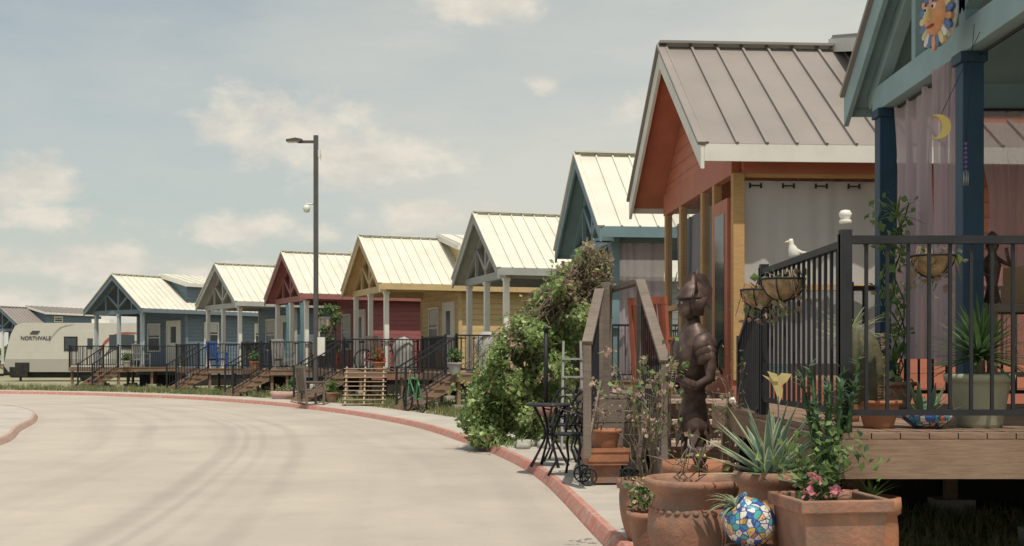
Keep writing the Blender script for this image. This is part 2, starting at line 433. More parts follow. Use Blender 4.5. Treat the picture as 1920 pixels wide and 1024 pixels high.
    if stairs:
        s_=MB(); y0,y1=-1.9,-.8
        for i in range(5):
            x=df-.27*(i+1); z=.98-.175*(i+1)
            if z<.12: break
            s_.box(x,x+.28,y0,y1,z-.04,z,'woodd'); 
        for y in (y0+.03,(y0+y1)/2,y1-.03): s_.prism([(df,y,.93),(df,y,.6),(df-.27*4.3,y,.0+G),(df-.27*4.9,y,.0+G),(df-.27*4.9,y,.16)],(0,.04,0),'woodd')
        s_.rail((df,y0,.95),(df-1.25,y0,.2),.92,sp=.13); s_.rail((df,y1,.95),(df-1.25,y1,.2),.92,sp=.13)
        s_.obj('steps',root)
    if rail:
        q=MB(); q.rail((df+.02,-1.9,.98),(bx-.12,-1.9,.98)); q.rail((df+.02,1.9,.98),(bx-.12,1.9,.98)); q.rail((df+.02,-.78,.98),(df+.02,1.88,.98))
        q.obj('railing',root)
    return root
S={k:siding('siding_'+k,c) for k,c in dict(slate=(.14,.19,.24),beige=(.34,.32,.28),red=(.30,.10,.10),yellow=(.56,.41,.20),sage=(.27,.29,.26),teal=(.13,.19,.21),orange=(.51,.18,.115),blue=(.13,.18,.24)).items()}
T={k:mat('trim_'+k,c,.55,.1,3,.05,dirt=.12) for k,c in dict(slate=(.17,.22,.26),beige=(.42,.42,.40),red=(.31,.13,.12),yellow=(.54,.40,.21),sage=(.34,.35,.33),teal=(.18,.27,.30),orange=(.46,.16,.10),blue=(.16,.21,.27),ltteal=(.28,.39,.41),grayw=(.5,.52,.52),blw=(.42,.47,.50)).items()}
house('slate_blue_cabin',(-18.1,54.4),52,S['slate'],T['slate'],T['blw'],M['roofw'])
house('beige_cabin',(-11.95,48.4),34,S['slate'],T['beige'],M['white'],M['roofw'])
house('red_cabin',(-8.22,43),27,S['red'],T['red'],M['white'],M['roofw'],side=False)
house('yellow_cabin',(-4.74,37.5),22,S['yellow'],T['yellow'],M['white'],M['roofw'],side=False)
house('sage_green_cabin',(-.98,31.55),17,S['sage'],T['sage'],M['white'],M['roofw'],low=True,dormer=False)
house('teal_cabin',(1.22,22.5),7.5,S['teal'],T['teal'],T['teal'],M['roofw'],low=True,dormer=False,stairs=False,df=-.2)
house('blue_cabin',(-37.6,88),65,S['blue'],T['blue'],M['white'],M['roofb'],stairs=False)
# orange screened cabin
oh=house('orange_cabin',(1.85,14.75),3.8,S['orange'],T['orange'],M['white'],M['roofb'],bx=2.2,ov=.3,porch='screen',df=.25,stairs=False,barge=M['white'],rail=False,win=False)
p=MB(); fx=.38; yN=-1.95
p.box(fx,fx+.1,-1.9,1.9,3.33,3.62,T['orange'])
p.prism([(fx+.03,-1.9,3.62),(fx+.03,1.9,3.62),(fx+.03,1.9,3.7),(fx+.03,0,5.0),(fx+.03,-1.9,3.7)],(.05,0,0),S['orange'])
p.box(fx+.1,2.2,yN-.06,yN+.04,3.33,3.6,T['orange'])
p.box(fx-.02,2.2,yN-.05,yN+.05,.82,1.12,T['orange'])
p.box(fx-.02,fx+.06,yN+.05,1.86,.82,1.05,T['orange'])
for x0,x1 in ((fx-.01,fx+.11),(2.05,2.17)): p.box(x0,x1,yN-.075,yN+.045,1.12,3.33,'woodn')
p.box(fx+.11,2.05,yN-.05,yN+.02,2.08,2.15,'woodn'); p.box(fx+.11,2.05,yN-.05,yN+.02,1.12,1.17,'woodn')
p.box(fx+.11,2.05,yN-.05,yN+.02,3.29,3.33,'woodn')
for y in (-1.05,-.45,.8,1.78): p.box(fx,fx+.09,y-.05,y+.05,1.05,3.33,'woodn')
p.box(fx+.01,fx+.08,-.4,1.73,2.0,2.07,'woodn')
p.box(fx-.01,fx+.04,-1.75,-1.1,1.05,3.1,T['orange'])
p.obj('screen_porch_frame',oh,bevel=.004)
p=MB(); p.add([(fx+.1,yN-.03,1.15),(2.05,yN-.03,1.15),(2.05,yN-.03,3.3),(fx+.1,yN-.03,3.3)],[(0,1,2,3)],'screen')
p.add([(fx+.1,yN-.034,1.15),(2.05,yN-.034,1.15),(2.05,yN-.034,2.1),(fx+.1,yN-.034,2.1)],[(0,1,2,3)],'screend')
p.add([(fx+.03,-1.0,1.05),(fx+.03,1.75,1.05),(fx+.03,1.75,3.3),(fx+.03,-1.0,3.3)],[(0,1,2,3)],'screend')
p.add([(fx-.015,-1.62,1.25),(fx-.015,-1.2,1.25),(fx-.015,-1.2,2.95),(fx-.015,-1.62,2.95)],[(0,1,2,3)],'glass')
p.obj('insect_screens',oh)
p=MB(); p.curtain((fx+.12,yN+.09),(2.04,yN+.09),1.3,3.27,'curtw',.026,6,rows=16)
for i in range(5):
    x=fx+.26+i*.36
    p.box(x-.07,x+.07,yN+.035,yN+.05,3.205,3.22,'dark'); p.box(x-.07,x-.05,yN+.035,yN+.05,3.185,3.24,'dark'); p.box(x+.05,x+.07,yN+.035,yN+.05,3.185,3.24,'dark')
p.curtain((fx+.15,-.9),(fx+.15,1.7),1.5,3.2,'curtd',.03,12)
p.obj('porch_curtains',oh)
# ---- landing and steps in front of orange cabin
st=empty('wooden_porch_stairs',(0,0,0))
p=MB()
p.box(.92,2.1,12.75,16.3,.86,.93,'woodg')
for i in range(6):
    z=.18+i*.125; p.box(.92,1.42,12.70,12.73,z,z+.115,'woodg'); p.box(.90,.918,12.73,16.3,z,z+.115,'woodg')
for i in range(8):
    y=12.72+i*.45; p.box(.9,2.1,y,y+.44,.932,.96,'woodg')
p.obj('landing',st)
p=MB()
for i in range(4):
    z=.93-.2*i; y=12.69-.3*i
    p.box(1.5,2.3,y-.3,y,z-.04,z,'comp'); p.box(1.5,2.3,y-.005,y+.015,z-.2,z-.04,'comp')
    for k in (1,2): p.box(1.5,2.3,y-.022,y-.006,z-.04-.055*k,z-.04-.055*k+.04,'comp')
p.prism([(2.3,12.7,.95),(2.3,12.7,.6),(2.3,11.75,.1),(2.3,11.35,.1),(2.3,11.45,.25)],(.05,0,0),'white')
p.prism([(1.43,12.7,.95),(1.43,12.7,.4),(1.43,12.0,.1),(1.43,11.35,.1),(1.43,11.45,.25)],(.05,0,0),'woodg')
p.obj('steps',st)
p=MB()
def wrail(a,b,h=1.1):
    a=Vector(a);b=Vector(b);u=Vector((0,0,1))
    p.beam(a+u*h,b+u*h,.10,.04,'woodg'); p.beam(a+u*.12,b+u*.12,.05,.07,'woodg')
    for q_ in (a,b): p.beam(q_,q_+u*(h-.02),.075,.075,'woodg')
    L=(b-a).length;n=int(L/.13)
    for i in range(1,n): c=a+(b-a)*i/n; p.beam(c+u*.14,c+u*(h-.03),.016,.016,'iron')
wrail((1.16,14.4,.95),(1.0,12.8,.95),1.2)
wrail((1.36,12.75,.98),(1.44,11.3,.12),1.2)
wrail((.93,12.75,.98),(.72,11.5,.4),1.1)
p.beam((1.16,14.4,2.17),(1.35,12.75,2.17),.1,.05,'woodg')
p.obj('handrails',st)
# ---------------------------------------------------------------- near right cabin
nh=house('navy_post_cabin',(2.87,7.95),0,S['teal'],T['ltteal'],M['navy'],M['roofb'],ov=.08,df=-1.22,stairs=False,rail=False,dormer=False,barge=T['ltteal'],win=True)
p=MB(); x0=-1.19; 
p.rail((x0,-1.9,.98),(2.4,-1.9,.98),.97,top=.05,sp=.105); 
p.rail((x0,-1.88,.98),(x0,.05,.98),.95,top=.045,sp=.115)
p.rail((x0,.08,.98),(x0+.1,1.4,.55),.93,top=.045,sp=.1)
p.beam((.25,-1.9,.98),(.25,-1.9,1.97),.05,.05,'iron')
p.lathe([(0,0),(.03,.003),(.032,.016),(.022,.026),(.03,.038),(.033,.052),(.022,.068),(.0,.072)],(x0,-1.9,2.03),'white',12)
p.rail((-.1,1.9,.98),(2.4,1.9,.98),.95)
p.obj('railing',nh)
p=MB()
p.curtain((.22,1.62),(.20,.72),1.35,3.36,'curtg',.07,5,.35)
p.curtain((.06,.42),(.12,.1),1.3,3.36,'curts',.045,4,.2)
p.curtain((.75,1.66),(1.55,1.66),1.3,3.33,'curts',.05,7,.5)
p.tube([(.2,-1.7,3.35),(.2,1.7,3.35)],.012,'iron')
p.tube([(.3,1.68,3.35),(2.4,1.68,3.35)],.012,'iron')
p.obj('sheer_curtains',nh)
p=MB()
p.box(-1.26,-1.225,-1.98,.1,.76,.949,'woodd'); p.box(-1.25,2.5,-2.0,-1.952,.755,.948,'woodd')
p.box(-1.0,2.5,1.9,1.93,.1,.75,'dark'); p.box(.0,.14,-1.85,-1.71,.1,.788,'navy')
p.obj('rim_boards',nh)
e=empty('cardboard_box',(3.55,8.1,1.72),.3); p=MB(); p.box(-.17,.17,-.14,.14,0,.25,'card'); p.add([(-.17,-.14,.25),(.17,-.14,.25),(.2,-.26,.31),(-.14,-.26,.31)],[(0,1,2,3)],'card'); p.obj('box',e)
e=empty('porch_shelf_table',(3.55,8.15,.98)); p=MB(); p.box(-.4,.5,-.22,.22,.68,.735,'woodg'); p.box(-.38,.48,-.2,.2,.25,.28,'woodg')
for x in (-.36,.44):
    for y in (-.18,.18): p.box(x-.025,x+.025,y-.025,y+.025,0,.68,'woodg')
p.obj('table',e)
e=empty('clay_figurine',(3.2,8.0,1.72)); p=MB(); p.loft([(0,0,0,.06,.05),(0,0,.12,.035,.03),(0,0,.25,.06,.05),(0,0,.34,.025,.025),(0,0,.38,.045,.04),(0,0,.45,.04,.04),(0,0,.48,.01,.01)],'rust',12)
p.tube([(.03,0,.3),(.1,-.04,.25),(.06,-.08,.36)],[.02,.016,.01],'rust',6); p.tube([(-.03,0,.3),(-.1,-.04,.2),(-.05,-.08,.18)],[.02,.016,.01],'rust',6); p.obj('figure',e)
e=empty('hanging_clay_pot',(3.35,7.2,2.05)); p=MB(); p.lathe([(0,-.1),(.07,-.09),(.12,-.02),(.11,.06),(.07,.1),(.08,.12)],(0,0,0),'terra2',22)
for k in range(3): 
    t=k*2.09; p.tube([(.1*math.cos(t),.1*math.sin(t),.06),(0,0,.5),(0,0,1.3)],.004,'iron',4)
p.obj('pot',e)
e=empty('wind_chime',(2.78,7.35,2.5)); p=MB(); 
for i in range(7): p.lathe([(0,-.012),(.012,0),(0,.012)],(0,0,i*.028),'purple',8)
p.tube([(0,0,.18),(.05,0,.9)],.002,'iron',4)
for k in range(4): t=k*1.57; p.tube([(.014*math.cos(t),.014*math.sin(t),0),(.014*math.cos(t),.014*math.sin(t),-.09)],.003,'steel',5)
p.obj('chime',e)
# sun-face wall ornament
e=empty('ceramic_sun_face',(2.80,7.85,3.60),math.radians(8))
p=MB(); mx=Matrix.Rotation(-math.pi/2,3,'Y')
M['sunb']=mat('sun_blue_glaze',(.09,.16,.34),.3,.2,10); M['suno']=mat('sun_orange_glaze',(.64,.30,.14),.3,.15,10); M['suny']=mat('sun_yellow_glaze',(.70,.54,.25),.3,.15,10)
p.lathe([(.19,-.025),(.2,-.01),(.19,.005),(.15,.01)],(0,0,0),'white',30,mx)
p.lathe([(.14,-.01),(.145,.02),(.12,.05),(.07,.075),(.0,.08)],(0,0,0),'suno',28,mx)
for k in range(22):
    t=2*math.pi*k/22; a=.135;b_=.215+(.012 if k%2 else 0)
    c=Vector((0,math.cos(t),math.sin(t))); d=Vector((0,-math.sin(t),math.cos(t))); o_=Vector((-.012,0,0))
    p.prism([c*a-d*.024+o_,c*(a+b_)/2-d*.03+o_,c*b_-d*.012+o_,c*b_+d*.012+o_,c*(a+b_)/2+d*.03+o_,c*a+d*.024+o_],(-.022,0,0),['suny','sunb','suno','sunb','white'][k%5])
p.loft([(-.07,0,-.05,.03,.02),(-.085,0,-.02,.035,.018),(-.075,0,.04,.014,.012)],'suny',10)
for sy in (-1,1): p.lathe([(.026,0),(.024,.012),(0,.02)],(-.062,sy*.05,.04),'white',12,mx); p.lathe([(.012,0),(0,.012)],(-.078,sy*.05,.04),'dark',8,mx); p.tube([(-.065,sy*.025,.08),(-.075,sy*.05,.09),(-.06,sy*.08,.075)],.007,'sunb')
for sy in (-1,1): p.lathe([(.03,0),(0,.014)],(-.055,sy*.075,-.02),'red',12,mx)
p.tube([(-.07,-.04,-.075),(-.085,0,-.085),(-.07,.04,-.075)],.009,'red')
p.obj('face',e)
# moon
e=empty('yellow_moon_ornament',(2.66,7.5,2.80),-.2)
p=MB(); pts=[];N=14
for i in range(N+1):
    t=-2.1+4.2*i/N; pts.append(Vector((.078*math.cos(t),0,.078*math.sin(t))))
for i in range(N,-1,-1):
    t=-2.1+4.2*i/N; pts.append(Vector((-.030+.055*math.cos(t),0,.070*math.sin(t))))
n=len(pts)
vs=[(q.x,-.008,q.z) for q in pts]+[(q.x,.008,q.z) for q in pts]
h=N+1; fs=[]
for i in range(N): fs.append((i,i+1,2*h-2-i,2*h-1-i)); fs.append((n+i,n+2*h-1-i,n+2*h-2-i,n+i+1)); fs.append((i,n+i,n+i+1,i+1))
p.add(vs,fs,'yel'); p.tube([(.02,0,.075),(.25,0,.58)],.002,'iron',4); p.obj('crescent',e)
# ---------------------------------------------------------------- plants
def blade(mb,c,az,el,L,w,droop,m,edge=None,seg=6):
    c=Vector(c); p=c.copy(); e=el
    h=Vector((math.cos(az),math.sin(az),0)); side=Vector((-math.sin(az),math.cos(az),0))
    rows=[]
    for i in range(seg+1):
        t=i/seg; ww=w*(.7+.6*t if t<.4 else max(0,(1-(t-.4)/.6))**.8*.94+.0)
        nrm=(-h*math.sin(e)+Vector((0,0,1))*math.cos(e))
        cu=ww*.35
        rows.append([p-side*ww+nrm*cu,p-side*ww*.72+nrm*cu*.4,p.copy(),p+side*ww*.72+nrm*cu*.4,p+side*ww+nrm*cu])
        p=p+(h*math.cos(e)+Vector((0,0,1))*math.sin(e))*L/seg; e-=droop/seg
    vs=[q for r in rows for q in r]
    for j in range(4):
        fs=[(i*5+j,i*5+j+1,(i+1)*5+j+1,(i+1)*5+j) for i in range(seg)]
        mb.add(list(vs),fs,(edge if edge and j in(0,3) else m),True)
def rosette(mb,c,n,L,w,m,edge=None,e0=.3,e1=1.45,droop=.5,r=R):
    for i in range(n):
        f=i/n; blade(mb,c,i*2.399+r.uniform(-.2,.2),e0+(e1-e0)*f+r.uniform(-.1,.1),L*r.uniform(.8,1.1),w,droop*r.uniform(.5,1.3),m,edge)
def cloud(mb,c,rad,n,size,mats,r=R):
    for i in range(n):
        d=Vector((r.gauss(0,1),r.gauss(0,1),r.gauss(0,1))).normalized()*(r.random()**.45)
        mb.leaf((c[0]+d.x*rad[0],c[1]+d.y*rad[1],c[2]+d.z*rad[2]),size,r.choice(mats),r)
def twigs(mb,base,H,spread,n,m='twig',r=R,rad=.008,leafn=6,mats=('leaf1','dry'),size=.04,tips=None,start=3):
    for i in range(n):
        a=r.uniform(0,6.28); k=r.uniform(.3,1); p=Vector(base)+Vector((math.cos(a),math.sin(a),0))*.03; pts=[p]
        d=Vector((math.cos(a)*spread*k,math.sin(a)*spread*k,H*r.uniform(.65,1))); N=7
        for j in range(1,N+1):
            t=j/N; q=p+Vector((d.x*t**1.3,d.y*t**1.3,d.z*t))+Vector((r.gauss(0,.02),r.gauss(0,.02),0)); pts.append(q)
        mb.tube(pts,[rad*(1-.8*j/N) for j in range(N+1)],m,5)
        for j in range(start,N+1):
            if r.random()<.7:
                q=pts[j]; e=q+Vector((r.gauss(0,.1),r.gauss(0,.1),r.uniform(.03,.16)))
                mb.tube([q,(q+e)/2+Vector((0,0,.01)),e],[rad*.4,rad*.3,rad*.2],m,4)
                for _ in range(leafn): mb.leaf(e+Vector((r.gauss(0,.03),r.gauss(0,.03),r.gauss(0,.03))),size,r.choice(mats),r)
                if tips and r.random()<.4:
                    for _ in range(9): mb.leaf(e+Vector((r.gauss(0,.012),r.gauss(0,.012),r.gauss(0,.012))),.032,tips,r)
def pot(mb,c,r,h,m,rim=.03,taper=.68,soil=True,belly=0):
    prof=[(0,0),(r*taper,0)]
    for i in range(1,8):
        t=i/8; prof.append((r*(taper+(1-taper)*t)+belly*math.sin(t*math.pi),h*t*.84))
    prof+=[(r*.97,h*.84),(r+rim*.5,h*.86),(r+rim*.6,h*.93),(r+rim*.5,h),(r-.01,h),(r-.02,h*.9)]
    mb.lathe(prof,c,m,32)
    if soil: mb.lathe([(r-.02,0),(0,.01)],(c[0],c[1],c[2]+h*.9),'soil',24)
e=empty('large_terracotta_pot',(1.04,6.85,G)); p=MB()
p.lathe([(0,0),(.15,0),(.17,.02),(.235,.14),(.268,.27),(.262,.36),(.232,.43),(.222,.47),(.25,.50),(.282,.525),(.29,.555),(.277,.575),(.25,.57),(.235,.54),(.22,.5)],(0,0,0),'terra',44)
for k in range(30):
    t=k/30*6.283; p.lathe([(.016,-.012),(.02,0),(.0,.012)],(.247*math.cos(t),.247*math.sin(t),.40),'terra',8)
p.lathe([(.235,0),(0,.01)],(0,0,.5),'soil',24)
for t in (-.95,2.2):
    c=Vector((math.cos(t),math.sin(t),0)); p.tube([c*.25+Vector((0,0,.42)),c*.33+Vector((0,0,.41)),c*.345+Vector((0,0,.34)),c*.30+Vector((0,0,.29)),c*.262+Vector((0,0,.3))],.02,'terra',8)
p.obj('pot',e)
p=MB(); twigs(p,(-.05,0,.5),.2,.13,5,leafn=2,size=.035,mats=('leaf1','dry','leaf3')); p.obj('plant',e)
e=empty('terracotta_pot',(1.17,7.62,G)); p=MB(); pot(p,(0,0,0),.20,.60,'terra2',belly=.02); p.obj('pot',e)
e=empty('rose_bush_in_pot',(.93,8.3,G)); p=MB(); pot(p,(0,0,0),.19,.42,'terra',belly=.02); p.obj('pot',e)
p=MB(); twigs(p,(0,0,.38),1.02,.34,16,leafn=4,size=.042,mats=('leaf1','leaf3','dry','leaf3'),tips='cream_fl',rad=.006); 
p.obj('rose_canes',e)
e=empty('rose_bush_in_pot',(1.68,9.1,G)); p=MB(); pot(p,(0,0,0),.17,.4,'terra'); p.obj('pot',e)
p=MB(); twigs(p,(0,0,.38),.9,.25,8,leafn=3,size=.04,mats=('leaf1','dry','leaf3'),tips='cream_fl',rad=.006); p.obj('rose_canes',e)
e=empty('flowering_pot',(.86,7.5,G)); p=MB(); pot(p,(0,0,0),.13,.3,'terra'); cloud(p,(-.02,0,.38),(.13,.13,.12),130,.05,['leaf1','leaf3','dry','leaf2']); cloud(p,(-.04,-.05,.42),(.13,.1,.1),18,.035,['yel_fl','cream_fl'])
p.obj('pot_and_flowers',e)
e=empty('agave_in_pot',(1.34,6.25,G)); p=MB()
p.lathe([(0,0),(.1,0),(.11,.02),(.16,.3),(.17,.5),(.155,.57),(.165,.6),(.19,.61),(.195,.65),(.18,.67),(.155,.66)],(0,0,0),'terra',36); p.lathe([(.16,0),(0,.01)],(0,0,.62),'soil'); p.obj('pot',e)
p=MB(); rosette(p,(0,0,.62),40,.43,.030,'agave','agedge',.05,1.45,.15); p.obj('agave',e)
e=empty('square_terracotta_planter',(1.51,5.72,G),math.radians(8)); p=MB()
def frust(z0,z1,a0,a1,m,mb):
    v=[(-a0,-a0,z0),(a0,-a0,z0),(a0,a0,z0),(-a0,a0,z0),(-a1,-a1,z1),(a1,-a1,z1),(a1,a1,z1),(-a1,a1,z1)]
    mb.add(v,[(0,1,2,3),(0,4,5,1),(1,5,6,2),(2,6,7,3),(3,7,4,0)],m)
frust(0,.56,.15,.205,'terra',p); 
for a,b_ in (((-.225,.225),(-.225,-.19)),((-.225,.225),(.19,.225)),((-.225,-.19),(-.19,.19)),((.19,.225),(-.19,.19))): p.box(a[0],a[1],b_[0],b_[1],.54,.60,'terra')
p.box(-.19,.19,-.19,.19,.55,.565,'soil'); p.obj('planter',e,bevel=.008)
p=MB(); twigs(p,(-.06,.02,.56),.26,.08,9,leafn=5,size=.045,mats=('leaf1','leaf3','leaf2'),m='leaf1',rad=.005); cloud(p,(-.06,0,.66),(.11,.11,.11),110,.05,['leaf1','leaf3','leaf2'])
for q in ((-.11,-.12,.69),(.01,-.1,.63),(-.14,-.1,.62)):
    for _ in range(12): p.leaf(Vector(q)+Vector((R.gauss(0,.012),R.gauss(0,.012),R.gauss(0,.012))),.035,'pink_fl')
p.obj('flowering_plant',e)
e=empty('terracotta_pot',(1.80,6.02,G)); p=MB(); pot(p,(0,0,0),.13,.56,'terra2',belly=.02)
for i in range(14):
    blade(p,(0,0,.53),i*2.4,.8+R.random()*.6,.15*R.uniform(.7,1.2),.012,.6,'leaf1')
p.obj('pot',e)
e=empty('prickly_succulent',(1.60,6.03,G)); p=MB(); pot(p,(0,0,0),.12,.6,'terra')
for i in range(13):
    a=R.uniform(0,6.28); k=R.uniform(.02,.13); H=R.uniform(.4,.7)
    b0=Vector((.03*math.cos(a),.03*math.sin(a),.58)); b1=b0+Vector((k*math.cos(a),k*math.sin(a),H))
    p.tube([b0,(b0+b1)/2,b1],[.010,.013,.006],'leaf2',6)
    for j in range(46):
        t=R.random(); q=b0.lerp(b1,t); blade(p,q,R.uniform(0,6.28),R.uniform(.2,1.1),.06,.011,.1,R.choice(['leaf1','leaf2','agave']),seg=3)
p.obj('plant',e)
# talavera glaze
tm,nt,b=newmat('talavera_glaze'); tc=nt.nodes.new('ShaderNodeTexCoord').outputs['Object']
vo=nt.nodes.new('ShaderNodeTexVoronoi'); vo.inputs['Scale'].default_value=30; nt.links.new(tc,vo.inputs['Vector'])
cr=nt.nodes.new('ShaderNodeValToRGB'); nt.links.new(vo.outputs['Color'],cr.inputs[0]); cr.color_ramp.interpolation='CONSTANT'
els=cr.color_ramp.elements; els[0].color=(.05,.12,.40,1); els[1].position=.25; els[1].color=(.68,.64,.55,1)
for pos,c in ((.42,(.68,.42,.10)),(.52,(.08,.36,.36)),(.62,(.68,.64,.55)),(.75,(.06,.26,.48)),(.86,(.5,.16,.09))): q=els.new(pos); q.color=c4(c)
ve=nt.nodes.new('ShaderNodeTexVoronoi'); ve.feature='DISTANCE_TO_EDGE'; ve.inputs['Scale'].default_value=30; nt.links.new(tc,ve.inputs['Vector'])
o=mixrgb(nt,maprange(nt,ve.outputs['Distance'],.05,.08,1,0),cr.outputs[0],(.04,.07,.26))
dn=maprange(nt,vo.outputs['Distance'],.12,.16,1,0); o=mixrgb(nt,math_(nt,'MULTIPLY',dn,.8),o,(.12,.1,.25))
nt.links.new(o,b.inputs['Base Color']); b.inputs['Roughness'].default_value=.22; M['tal']=tm
def talball(c,r,name,tilt):
    e=empty(name,c); p=MB(); mx=Matrix.Rotation(tilt,3,'Y')
    prof=[(0,-r)]+[(r*math.sin(a),-r*math.cos(a)) for a in [i*.2 for i in range(1,13)]]+[(r*.62,r*.86),(r*.72,r*.98),(r*.62,r*.98),(r*.5,r*.8)]
    p.lathe(prof,(0,0,0),'tal',32,mx); p.lathe([(r*.6,0),(0,.005)],mx@Vector((0,0,r*.82)),'soil',20,mx); 
    for i in range(22): blade(p,mx@Vector((0,0,r*.85)),2.6+R.uniform(-1.5,1.5),R.uniform(-.1,.8),.17,.008,1.1,R.choice(['agave','leaf3']),'agedge')
    p.obj('pot',e); return e
te=talball((1.17,5.9,.545),.125,'talavera_pot',-.75)
p=MB(); pot(p,(0,0,-.445),.11,.33,'terra',soil=True); p.obj('stand_pot',te)
# deck pots
D=.98
e=empty('yucca_in_glazed_pot',(2.53,6.5,D)); p=MB()
p.lathe([(0,0),(.115,0),(.12,.02),(.155,.22),(.165,.245),(.182,.25),(.184,.285),(.17,.29),(.155,.27)],(0,0,0),'potg',36); p.lathe([(.16,0),(0,.01)],(0,0,.25),'soil'); p.obj('pot',e)
p=MB(); p.tube([(0,0,.25),(.01,0,.36),(0,0,.42)],[.025,.02,.02],'twig'); rosette(p,(0,0,.38),100,.33,.015,'leaf2','leaf1',-.3,1.5,.3); p.obj('yucca',e)
e=empty('cactus_in_terracotta_pot',(1.93,6.42,D)); p=MB(); pot(p,(.03,0,0),.11,.15,'terra2')
n=33;vs=[];zs=[0,.04,.1,.18,.26,.32,.37,.40,.41]; rs=[.07,.088,.098,.1,.098,.088,.065,.035,.005]
for z,r_ in zip(zs,rs):
    for k in range(n):
        t=2*math.pi*k/n; rr=r_*(1+.16*math.cos(t*11)); vs.append((-.05+rr*math.cos(t)+z*-.06,rr*math.sin(t),.13+z))
p.add(vs,[(i*n+k,i*n+(k+1)%n,(i+1)*n+(k+1)%n,(i+1)*n+k) for i in range(len(zs)-1) for k in range(n)],mat('cactus_skin',(.085,.085,.05),.7,.3,14),True)
for i in range(700):
    k=R.randrange(11);t=2*math.pi*k/11; z=R.uniform(.02,.37); q=Vector((-.05+.112*math.cos(t)-z*.06,.112*math.sin(t),.13+z)); dd=Vector((math.cos(t),math.sin(t),0))
    e2=q+dd*.03+Vector((R.gauss(0,.014),R.gauss(0,.014),R.gauss(0,.014))); p.add([q+Vector((0,0,.0018)),q-Vector((0,0,.0018)),e2],[(0,1,2)],'coco')
p.obj('cactus',e)
e=empty('spider_plant_in_pot',(1.98,7.1,D)); p=MB(); pot(p,(0,0,0),.1,.2,'terra2'); rosette(p,(0,0,.42),44,.36,.008,'leaf3','agedge',.5,1.5,1.3); p.tube([(0,0,.2),(0,0,.42)],.02,'leaf1'); p.obj('plant',e)
e=empty('aloe_in_bowl',(2.22,6.42,D)); p=MB(); p.lathe([(0,0),(.06,0),(.08,.01),(.13,.05),(.14,.085),(.13,.085)],(0,0,0),'tal',30); p.lathe([(.13,0),(0,.01)],(0,0,.075),'soil')
for i in range(12): blade(p,(R.uniform(-.08,.08),0,.075),i*2.4,R.uniform(.1,1.0),.2,.022,-.5,'agave','leaf3')
p.obj('aloe',e)
e=empty('climbing_plant',(2.86,8.9,D)); p=MB(); pot(p,(0,0,0),.12,.2,'terra')
for k in range(4):
    pts=[Vector((0,0,.2))]
    for j in range(11): pts.append(Vector((.06*math.sin(j+k*2)-.01*j*(k%2),.08*math.cos(j*.8+k),.2+.12*(j+1))))
    p.tube(pts,.006,'leaf2',5)
    for q in pts:
        for _ in range(4): p.leaf(q+Vector((R.gauss(0,.04),R.gauss(0,.05),R.gauss(0,.04))),.07,R.choice(['leaf1','leaf3','leaf1']))
rosette(p,(0,0,1.42),16,.25,.010,'leaf1','leaf3',.1,1.4,1.0)
p.obj('plant',e)
def basket(c,r,name='hanging_coco_basket'):
    e=empty(name,c); p=MB()
    p.lathe([(0,-r*.95),(r*.4,-r*.88),(r*.75,-r*.6),(r*.97,-r*.15),(r,.0),(r*.93,.01),(r*.85,-.02)],(0,0,0),'coco',24)
    p.lathe([(r*.9,0),(0,.01)],(0,0,-.02),'soil',20)
    ring=[(1.03*r*math.cos(t*.3),1.03*r*math.sin(t*.3),.005) for t in range(21)]
    p.tube(ring,.006,'iron',5,True)
    for k in range(6):
        t=k*math.pi/3; p.tube([(1.03*r*math.cos(t)*math.sin(a),1.03*r*math.sin(t)*math.sin(a),-r*math.cos(a)) for a in (.1,.5,.9,1.3,1.57)],.004,'iron',4)
    for _ in range(60): p.leaf((R.gauss(0,r*.6),R.gauss(0,r*.4),R.uniform(-.2,.05)),.05,R.choice(['dry','leaf1','dry']))
    for _ in range(9):
        a=R.uniform(0,6.28); p.tube([(0,0,0),(r*.8*math.cos(a),r*.8*math.sin(a),.05),(r*1.3*math.cos(a),r*1.3*math.sin(a),-.05-.12*R.random())],[.004,.003,.002],'twig',4)
    p.obj('basket',e)
basket((1.58,7.0,1.81),.125); basket((1.60,7.75,1.79),.12); basket((2.19,6.25,1.88),.11)
e=empty('white_bird_figurine',(1.69,7.2,1.955)); p=MB()
p.loft([(0,0,0,.02,.02),(.005,0,.02,.035,.024),(.0,0,.045,.034,.025),(-.008,0,.07,.022,.018),(-.014,0,.085,.014,.013),(-.018,0,.1,.017,.015),(-.016,0,.115,.01,.01)],'white',12)
p.prism([(-.032,-.004,.098),(-.052,0,.094),(-.032,.004,.104)],(0,.002,.003),'yel'); p.tube([(.02,0,.04),(.05,0,.03),(.075,0,.035)],[.018,.012,.005],'white',7)
p.obj('bird',e)
e=empty('hummingbird_garden_stake',(1.42,6.4,G)); p=MB()
p.tube([(0,0,.0),(0,0,1.05)],.003,'iron',5)
p.prism([(-.085,0,1.165),(-.045,0,1.15),(-.015,0,1.15),(.01,0,1.12),(.025,0,1.09),(.02,0,1.05),(.0,0,1.0),(-.005,0,1.05),(-.02,0,1.09),(-.035,0,1.125)],(0,.01,0),'yel_fl')
p.prism([(-.01,.012,1.14),(.02,.012,1.175),(.075,.012,1.17),(.05,.012,1.13),(.01,.012,1.10)],(0,.006,0),'yel_fl'); p.prism([(-.03,-.008,1.13),(-.06,-.008,1.185),(-.01,-.008,1.17),(.0,-.008,1.13)],(0,.006,0),'yel_fl'); p.obj('bird',e)
